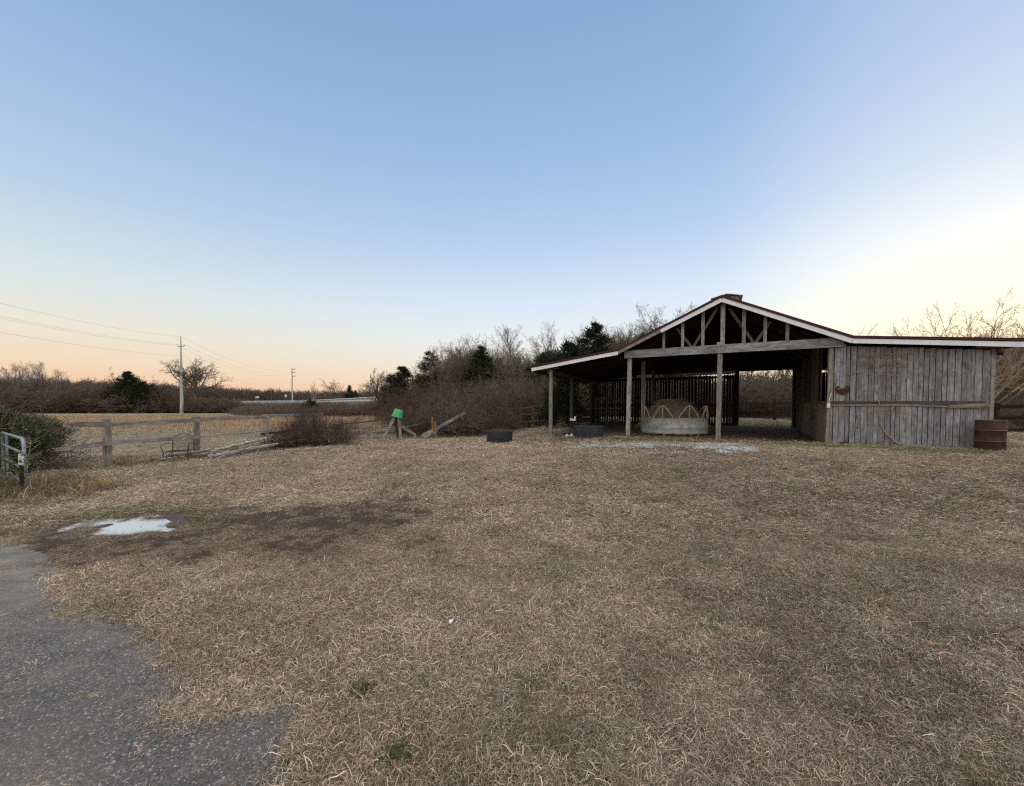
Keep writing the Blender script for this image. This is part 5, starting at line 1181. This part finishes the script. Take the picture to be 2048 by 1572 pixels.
for py in (738.5, 745, 752): z = at(0, py, 292).z; p = c.lerp(t2, (z-c.z)/(t2.z-c.z)); mb = MB(); mb.tube([p, p+Vector((2.0, -.2, -.15)), p+Vector((2.7, -.2, .35))], [.3, .26, .2], 8); mb.build('arm', M['pole_steel'], e); A2.append(p+Vector((2.5, -.2, .2)))
p0 = Vector((-44, -44, 0)); mb = MB(); e = None
def wire(a, b, sag, lab, r=.015):
    n = 40; P = [a.lerp(b, i/n)-Vector((0, 0, 4*sag*(i/n)*(1-i/n))) for i in range(n+1)]; mb = MB(); mb.tube(P, r, 4, caps=False); tag(mb.build('power_line', M['wire'], None, loc=a), lab, 'power line', 'power lines strung between the poles')
lo1 = Vector((m1.x+.3, m1.y, at(0, 712, 124).z))
wire(t1, p0+Vector((0, 0, 24.2)), 6.1, 'topmost wire running left from the tip of the steel pole'); wire(m1+Vector((-1.5, .3, .4)), p0+Vector((-1.6, 0, 21.3)), 5.4, 'second wire from the top, left of the steel pole'); wire(m1+Vector((1.5, -.3, .4)), p0+Vector((1.4, 0, 20.4)), 5.3, 'third wire from the top, left of the steel pole')
wire(lo1, p0+Vector((0, 0, 18)), 4.6, 'lowest wire running left from the steel pole')
wire(t1, t2, 5.0, 'topmost wire between the steel pole and the far pole', .022); wire(m1+Vector((1.5, -.3, .4)), A2[0], 5.5, 'middle wire between the steel pole and the far pole', .022); wire(m1+Vector((-1.5, .3, .4)), A2[1], 5.5, 'second lowest wire between the steel pole and the far pole', .022); wire(lo1, A2[2]+Vector((-2, 0, -4)), 6, 'lowest wire between the steel pole and the far pole', .022)

M['pen_wood'] = wood('pen_wood', (.07, .06, .05), (.17, .15, .13), (.27, .24, .21), None, 0, .4)
# ---------------------------------------------------------------- the broken paddock fence
def fpost(px, ptop, Z, w, lab, lean=0, mat='fence_wood', top_cut=0, group='posts of the broken paddock fence', h=None):
    q = at(px, ptop, Z); z = gz(q.x, Z); mb = MB(); c = Vector((q.x, Z, z-.12)); t = Vector((q.x+lean, Z, q.z))
    mb.beam(c, t, w, w*.85, up=(0, 1, 0), nseg=6, jit=.005, bev=.012); return tag(mb.build('fence_post', M[mat], None, loc=c), lab, 'fence post', group), c, t
_, b1, T1 = fpost(213, 838, 10.4, .145, 'weathered square fence post nearest the evergreen bush'); _, b2, T2 = fpost(393, 833, 12.5, .13, 'weathered fence post right of the wire garden chair')
_, b3, T3 = fpost(531, 829, 15.2, .145, 'lichen-spotted fence post right of the fallen rails'); _, b4, T4 = fpost(642, 826, 18, .15, 'fence post half hidden in the bramble clump')
fpost(677, 836, 19.5, .17, 'short leaning fence stub right of the bramble clump', .12); 
q = at(734, 880, 21); tq = at(747, 834, 21); mb = MB(); mb.beam(Vector((q.x, 21, gz(q.x, 21)-.1)), tq, .12, .09, up=(0, 1, 0), nseg=4, jit=.006); tag(mb.build('fence_post', M['fence_wood'], None, loc=(q.x, 21, 0)), 'thin leaning fence post left of the green bucket', 'fence post', 'posts of the broken paddock fence')
def rail(p, q, w, lab, mat='fence_wood', jit=.010, nseg=18, w1=None):
    w *= .78; w1 = w1 and w1*.8; mb = MB(); mb.beam(p, q, w*.35, w, nseg=nseg, jit=jit, h1=w1); return tag(mb.build('fence_rail', M[mat], None, loc=p), lab, 'fence rail', 'rails of the broken paddock fence')
fy = Vector((.02, -.09, 0))
rail(at(138, 848, 9.0)+fy, at(224, 849, 10.4)+fy, .13, 'top rail leaving the first post towards the evergreen bush', w1=.15); rail(at(206, 850, 10.5)+fy, at(402, 840, 12.4)+fy, .14, 'long top rail between the first two posts')
rail(at(386, 838.5, 12.6)+fy, at(540, 834, 15.1)+fy, .15, 'top rail running to the lichen-spotted post'); rail(at(525, 832, 15.3)+fy, at(646, 829, 18)+fy, .15, 'top rail entering the bramble clump')
rail(at(120, 899, 8.9)+fy, at(212, 887, 10.3)+fy, .09, 'lower rail tapering towards the evergreen bush', w1=.16); rail(at(205, 887, 10.3)+fy, at(402, 873, 12.4)+fy, .16, 'lower rail between the first two posts')
rail(at(398, 874, 12.6)+fy, at(534, 862, 15.1)+fy, .05, 'thin split lower rail sagging between two posts', jit=.03); rail(at(524, 868, 15.1)+fy, at(640, 856, 17.8)+fy, .11, 'lower rail entering the bramble clump', 'dim_wood')
rail(at(668, 850, 19.3)+fy, at(756, 841, 21)+fy, .09, 'thin rail held by the leaning post', 'dim_wood'); 
def log(p, q, r, lab, mat='fence_wood', lich=True, sag=.0):
    mb = MB(); n = 14; P = [p.lerp(q, i/n)+Vector((random.gauss(0, .015), random.gauss(0, .015), random.gauss(0, .012)-sag*4*(i/n)*(1-i/n))) for i in range(n+1)]
    mb.tube(P, [r*(1-.45*abs(2*i/n-1)**3)*random.uniform(.85, 1.15) for i in range(n+1)], 7); o = tag(mb.build('fallen_rail', M[mat], None, loc=p), lab, 'fallen rail', 'fallen rails along the fence')
    if lich:
        mb = MB()
        for i in range(int((q-p).length*22)):
            f = random.random(); c = p.lerp(q, f)+Vector((random.gauss(0, r*.8), random.gauss(0, r*.5)-r*.5, r*random.uniform(.3, 1.1))); s = random.uniform(.012, .04)
            mb.lathe(c, [(0, -s*.4), (s, 0), (s*.5, s*.45), (0, s*.5)], 6, sc=(1.4, .8))
        mb.build('lichen', M['lichen'], o)
G = lambda px, py, Z, dz=.0: (lambda q: Vector((q.x, Z, gz(q.x, Z)+dz)))(at(px, py, Z))
log(G(238, 0, 11.0, .05), G(398, 0, 12.3, .28), .05, 'lichen-covered fallen rail from the grass up to the second post'); log(G(398, 0, 12.3, .22), G(515, 0, 14.5, .45), .05, 'lichen-covered pole leaning up right of the second post')
log(G(392, 0, 12.1, .06), G(530, 0, 14.6, .22), .07, 'thick grey fallen rail beside the second post', lich=True); log(G(410, 0, 11.9, .03), G(470, 0, 13.3, .20), .06, 'short fallen rail end poking forward in the grass', lich=False)
log(G(455, 0, 13.6, .12), G(632, 0, 17.2, .30), .06, 'fallen rail running into the foot of the bramble clump', lich=False); log(G(300, 0, 11.3, .10), G(440, 0, 13.2, .12), .045, 'lower of the lichen-covered fallen rails near the garden chair')
log(G(690, 0, 20, .25), G(842, 0, 21.6, .75), .04, 'thin fallen pole slanting up behind the bucket tripod', 'fence_wood', False, .1)
log(G(735, 0, 20.6, .15), G(790, 0, 20.8, .7), .04, 'thin pale pole resting against the bucket tripod', 'fence_wood', False)
# bucket on the tripod of old rails
def plank(p, q, w, lab, mat='fence_wood', name='old_rail', grp='rails leaned together under the green bucket'):
    mb = MB(); mb.beam(p, q, w, w*.5, up=(0, -1, .2), nseg=6, jit=.007); return tag(mb.build(name, M[mat], None, loc=p), lab, 'rail', grp)
plank(G(757, 0, 20.0, -.03), at(792, 828, 20.15), .15, 'slanting grey rail leaning right under the green bucket'); plank(G(793.5, 0, 20.1, -.03), at(797, 829, 20.2), .13, 'upright pale rail under the green bucket')
plank(at(796, 848, 20.3), G(823, 0, 20.6, .18), .15, 'rail falling away to the right of the green bucket'); plank(G(789, 0, 20.5, -.03), at(790, 832, 20.35), .12, 'dark upright post behind the tripod', 'dim_wood')
c = at(794, 831, 20.15); e = empty('bucket', c, 'bright green bucket upside down on top of leaning rails', 'bucket'); mb = MB()
mb.lathe(Vector((0, 0, 0)), [(.27, .0), (.275, -.02), (.262, -.02), (.25, .03), (.245, .06), (.255, .06), (.205, .36), (.19, .385), (0, .388)], 28)
mb.v = [tuple(c+Matrix.Rotation(math.radians(14), 3, 'Y') @ Matrix.Rotation(math.radians(-6), 3, 'X') @ Vector(v)+Vector((0, 0, -.07))) for v in mb.v]; mb.build('bucket_shell', M['green_plastic'], e)
# the collapsed stretch right of the bucket
plank(G(838, 0, 20.6, .12), at(930, 826, 22.0), .17, 'long grey fallen rail propped up into the thicket', grp='collapsed rails by the thicket'); plank(G(842, 0, 20.4, .05), G(870, 0, 21, .35), .12, 'short rail under the long propped one', grp='collapsed rails by the thicket')
plank(at(905, 848, 21.6), at(965, 842, 22), .12, 'dark rail crossing the thicket low down', 'dim_wood', grp='collapsed rails by the thicket')
q = at(867, 834, 20.9); mb = MB(); z = gz(q.x, 20.9); mb.beam(Vector((q.x, 20.9, z-.1)), Vector((q.x-.06, 20.9, q.z)), .11, .10, up=(0, 1, 0), nseg=4, jit=.008, h1=.04); mb.beam(Vector((q.x+.12, 20.85, z-.1)), Vector((q.x+.10, 20.85, q.z-.25)), .09, .08, up=(0, 1, 0), nseg=4, jit=.008); tag(mb.build('fence_post', M['orange_wood'], None, loc=(q.x, 20.9, z)), 'orange-brown splintered stub post in front of the thicket', 'fence post', 'posts of the broken paddock fence')
q = G(822, 0, 19.8); mb = MB(); mb.beam(q, q+Vector((.05, 0, .30)), .07, .05, up=(0, 1, 0)); tag(mb.build('fence_post', M['fence_wood'], None, loc=q), 'short broken stake right of the bucket tripod', 'fence post', 'posts of the broken paddock fence')
# board pen behind the round tank, and dark board fence behind the barn
def bfence(a, b, zr, n, lab, mat, ph, rw=.14, grp=None):
    a = Vector(a); b = Vector(b); e = empty('board_fence', (a.x, a.y, gz(a.x, a.y)), lab, 'fence', grp)
    for i in range(n+1): p = a.lerp(b, i/n); z = gz(p.x, p.y); mb = MB(); mb.beam(Vector((p.x, p.y, z-.2)), Vector((p.x, p.y, z+ph)), .14, .14, up=(0, 1, 0), bev=.01); mb.build('post', M[mat], e)
    for zz in zr:
        for i in range(n):
            p = a.lerp(b, i/n); q = a.lerp(b, (i+1)/n); mb = MB(); off = Vector((0, -.09, 0)); mb.beam(Vector((p.x, p.y, gz(p.x, p.y)+zz+random.uniform(-.04, .04)))+off, Vector((q.x, q.y, gz(q.x, q.y)+zz+random.uniform(-.04, .04)))+off, .03, rw, nseg=4, jit=.008); mb.build('board', M[mat], e)
p = at(992, 850, 26); q = at(1092, 850, 25.2); bfence((p.x, p.y, 0), (q.x, q.y, 0), (.45, .92, 1.38), 4, 'low grey board pen in the brush behind the round stock tank', 'pen_wood', 1.45, .07)
p = at(1190, 850, 27.5); q = at(1700, 850, 26); bfence((p.x, p.y, 0), (q.x, q.y, 0), (.30, .72, 1.12), 7, 'dark board fence across the back of the yard, seen through the barn', 'dark_wood', 1.4)
p = at(1900, 850, 16.2); q = at(2200, 850, 14.2); bfence((p.x, p.y, 0), (q.x, q.y, 0), (.35, .80, 1.22), 3, 'dark board fence joining the right end of the barn', 'dark_wood', 1.35)
# brambles in the fence
G5 = 'bramble clumps grown through the fence'
for i, (k, px, top, Z, w, lab) in enumerate([('bramble', 612, 798, 17.2, 75, 'tall tangled bramble clump growing through the fence'), ('bramble', 645, 812, 17.0, 110, 'wide brown bramble at the foot of the fence clump'), ('bramble', 582, 836, 16.0, 90, 'low dark bramble left of the main clump'), ('bramble', 676, 836, 17.6, 90, 'low dark bramble right of the main clump'), ('bramble', 622, 838, 16.5, 90, 'low dense bramble in front of the tall tangled clump')]):
    bush_px(k, i, px, top, Z, w*.9, lab, 'bramble', G5, 'bramble_clump', .6)
o = bush_px('weed', 0, 562, 868, 15.4, 40, 'small dark red stemmed weed at the foot of the brambles', 'weed', None, 'red_weed'); 
me = o.data.copy(); me.materials.clear(); me.materials.append(M['red_stem']); o.data = me
q = G(616, 0, 16.3, .12); mb = MB(); mb.box(q, (.95, .3, .26), rz=.05); o = tag(mb.build('fallen_crate', M['rust'], None, loc=q), 'low reddish brown box lying under the brambles', 'box')
# ---------------------------------------------------------------- garden chair of wire
def chair():
    c = G(334, 0, 11.75); e = empty('garden_chair', c, 'black iron garden chair with arched mesh back, standing before the second fence post', 'chair', None); e.scale = (1.08, 1.08, .82)
    X = Vector((.93, .37, 0)); Yv = Vector((-.37, .93, 0)); Z = Vector((0, 0, 1)); P = lambda x, y, z: c+X*x+Yv*y+Z*z
    bk = [(-.24, .30, .38), (-.235, .34, .80), (-.21, .35, .90), (-.14, .355, .93), (-.08, .355, .955), (0, .36, 1.01), (.08, .355, .955), (.14, .355, .93), (.21, .35, .90), (.235, .34, .80), (.24, .30, .38)]
    mb = MB(); mb.tube([P(*p) for p in bk], .0115, 6); mb.build('back_frame', M['iron'], e)
    mb = MB()
    for i in range(17): x = -.21+.42*i/16; mb.tube([P(x, .30, .40), P(x, .348, .90-.0*abs(x))], .0042, 4, caps=False)
    for i in range(14): z = .42+.5*i/14; mb.tube([P(-.235, .305+.05*i/14, z), P(.235, .305+.05*i/14, z)], .0042, 4, caps=False)
    mb.build('back_mesh', M['mesh_grey'], e)
    mb = MB(); mb.tube([P(-.26, -.22, .38), P(.26, -.22, .38), P(.26, .30, .38), P(-.26, .30, .38)], .012, 6, closed=True)
    for i in range(18): x = -.24+.48*i/17; mb.tube([P(x, -.22, .38), P(x, .30, .38)], .004, 4, caps=False)
    for i in range(16): y = -.2+.5*i/15; mb.tube([P(-.26, y, .38), P(.26, y, .38)], .004, 4, caps=False)
    mb.build('seat', M['iron'], e)
    for sg in (-1, 1):
        mb = MB(); mb.tube([P(sg*.25, .33, .64), P(sg*.30, .1, .65), P(sg*.30, -.22, .63), P(sg*.30, -.26, .56), P(sg*.27, -.22, .38)], .011, 6); mb.build('armrest', M['iron'], e)
        mb = MB(); mb.tube([P(sg*.26, -.20, .38), P(sg*.28, -.27, .0)], .011, 6); mb.build('leg', M['iron'], e)
        mb = MB(); mb.tube([P(sg*.25, .28, .38), P(sg*.27, .38, .0)], .011, 6); mb.build('leg', M['iron'], e)
chair()
# ---------------------------------------------------------------- tube gate and its marker post at the lower left
def gate():
    hinge = Vector((-8.50, 6.95, 0)); away = Vector((-11.3, 8.85, 0)); e = empty('tube_gate', hinge, 'pale galvanized tube farm gate swung open at the left edge', 'gate')
    d = (away-hinge).normalized(); L = (away-hinge).length; z = lambda h: Vector((0, 0, h)); T = 1.20; top0 = at(48, 878, hinge.y)
    # end bow with rounded upper corner
    p = hinge+Vector((0, 0, .08)); hz = top0.z; mb = MB(); mb.tube([p, hinge+z(hz-.26), hinge+d*.02+z(hz-.15), hinge+d*.07+z(hz-.07), hinge+d*.15+z(hz-.02), hinge+d*.26+z(hz), hinge+d*(L-.1)+z(hz), away+z(hz-.12), away+z(.1)], .025, 10); mb.build('gate_frame', M['galv'], e)
    for h in (.22, .47, .76): mb = MB(); mb.tube([hinge+z(h), away+z(h)], .021, 8); mb.build('rail', M['galv'], e)
    for f in (2.55,): mb = MB(); mb.tube([hinge+d*f+z(.14), hinge+d*f+z(hz)], .022, 8); mb.build('brace', M['galv'], e)
    c = hinge+Vector((.10, -.12, 0)); c.z = gz(c.x, c.y); e = empty('marker_post', c, 'rusty steel T-post with a white painted top beside the gate end', 'post'); mb = MB(); zt = at(57, 907, c.y).z
    mb.beam(c-Vector((0, 0, .1)), Vector((c.x, c.y, zt-.20)), .05, .012); mb.beam(c-Vector((0, .02, .1)), Vector((c.x, c.y-.02, zt-.20)), .012, .045); mb.build('shaft', M['rust_bright'], e)
    mb = MB(); mb.beam(Vector((c.x, c.y, zt-.20)), Vector((c.x, c.y, zt)), .055, .016); mb.beam(Vector((c.x, c.y-.02, zt-.20)), Vector((c.x, c.y-.02, zt)), .016, .05); mb.build('painted_top', M['white'], e)
gate()
# evergreen bush behind the gate
def evergreen():
    R = np.random.default_rng(77); C = []; D = []
    ctr = np.array([-12.3, 9.6]); lob = [(-13.2, 9.6, .55, 1.1, .85), (-12.5, 9.5, .60, 1.0, .88), (-11.95, 9.4, .66, .75, .68), (-14.0, 10.0, .65, 1.2, .9), (-12.8, 10.4, .60, .9, .8), (-11.55, 9.4, .72, .5, .38), (-12.9, 9.0, .5, .7, .6), (-12.3, 9.4, 1.2, .42, .34), (-13.3, 9.6, 1.15, .5, .42), (-12.75, 9.5, 1.25, .35, .3)]
    for x, y, z, r, h in lob:
        n = int(15000*r*r); v = R.normal(0, 1, (n, 3)); v /= np.linalg.norm(v, axis=1, keepdims=True); k = R.uniform(.55, 1.02, (n, 1))*(.86+.28*vn(v[:, 0]*3+x, v[:, 1]*3+v[:, 2]*4, 3)[:, None])
        c = np.array([x, y, z])+v*k*np.array([r, r, h*.95]); ok = c[:, 2] > .12; shrink = 1-.42*(1-np.clip(c[:, 2]/.9, 0, 1)); c[:, :2] = ctr+(c[:, :2]-ctr)*shrink[:, None]; C.append(c[ok]); D.append((v*[1, 1, .6]+np.array([0, 0, .9]))[ok])
    C = np.concatenate(C); base = Vector((ctr[0], ctr[1], 0)); e = empty('evergreen_bush', base, 'large dark green evergreen bush behind the gate at the left edge', 'bush')
    me = cards(C-np.array(base), .038, 5, 'foliage', M['juniper'], ls=2.6, dirs=np.concatenate(D)); link('foliage', me, None, e)
    T, Cc = grow(seed=88, H=1.6, trunk_h=.5, r0=.12, levels=3, nchild=[9, 6, 5], spread=(30, 70), up=.2, wob=.25, lenf=1.1, rf=.55, multi=5, first=.1, rmin=.006); st = segs_mesh('stems', T+Cc, 4); st.materials.append(M['bark']); link('stems', st, None, e)
evergreen()
# brambles and vines round the gate end
G6 = 'dry weeds round the gate'
for i, (px, py, top, Z, w, lab) in enumerate([(14, 0, 962, 6.6, 90, 'grey green weed tangle below the gate, at the left edge'), (80, 0, 962, 6.9, 60, 'dry tan weed clump around the marker post'), (104, 0, 945, 7.5, 60, 'dry weed clump right of the marker post'), (-20, 0, 930, 7.4, 80, 'weed tangle behind the gate at the picture edge'), (120, 0, 955, 8.1, 60, 'low brown weeds between the gate and the yellow tuft')]):
    bush_px('weed', i, px, top, Z, w, lab, 'weed', G6, 'dry_weed')
R = np.random.default_rng(9)
def leafvine(name, centre, sig, n, size, lab, mat='vine_leaf'):
    C = R.normal(0, 1, (n, 3))*np.array(sig); C[:, 2] = np.maximum(C[:, 2], -centre[2]+.03); me = cards(C, size, 3, name, M[mat], ls=1.1); o = link(name, me, None, None, centre); return tag(o, lab, 'vine')
leafvine('leafy_vine', (-8.55, 6.80, .60), (.28, .12, .15), 420, .045, 'leafy green vine climbing over the end of the gate'); leafvine('leafy_vine', (-9.0, 6.45, .16), (.34, .20, .10), 2600, .028, 'green and grey vine mat at the foot of the gate')
# tiny white-flowered sprigs before the bush
q = Vector((-10.6, 8.7, 0)); e = empty('seedling_tree', q, 'thin pale sapling standing in front of the evergreen bush', 'sapling'); mb = MB(); mb.tube([q, q+Vector((.03, 0, .4)), q+Vector((.12, 0, .85))], [.012, .01, .006], 5)
rr = random.Random(4)
for i in range(16): z = rr.uniform(.45, .95); a = rr.uniform(0, 6.28); p = q+Vector((.1, 0, z*.9)); mb.tube([p, p+Vector((math.cos(a)*.2, math.sin(a)*.12, rr.uniform(.02, .2)))], .004, 4)
mb.build('stem', M['vine'], e); C = np.array([(.1+rr.gauss(0, .2), rr.gauss(0, .1), rr.uniform(.6, 1.15)) for i in range(60)]); link('leaves', cards(C, .02, 8, 'leaves', M['lichen'], ls=1.2), None, e)
# yellow tuft
c = G(151, 0, 7.75); V = tuft(500, 520, .14, .32, .006, (35, 88), .10, 4, .55); me = V; me.materials.clear(); me.materials.append(plain('yellow_grass', (.42, .30, .08), (.26, .19, .06), 9, .85, 0, 0, rv=.9)); o = link('grass_clump', me, None, None, c); o.scale = (1.35, 1.1, .85); tag(o, 'rounded yellowish grass clump near the gate', 'grass clump')
# dark green rosette weeds in the near grass
for px, py, lab in ((792, 1545, 'dark green rosette weed at the bottom edge of the grass'), (722, 1405, 'small green and brown weed in the near grass')):
    Z = EYE*F/(py-817); c = at(px, py, Z); c = Vector((c.x, Z, gz(c.x, Z)+.02)); C = np.array([(random.gauss(0, .035), random.gauss(0, .03), random.uniform(0, .04)) for i in range(90)]); tag(link('rosette_weed', cards(C, .016, 4, 'rosette_weed', M['vine_leaf'], ls=1.8), None, None, c), lab, 'weed')
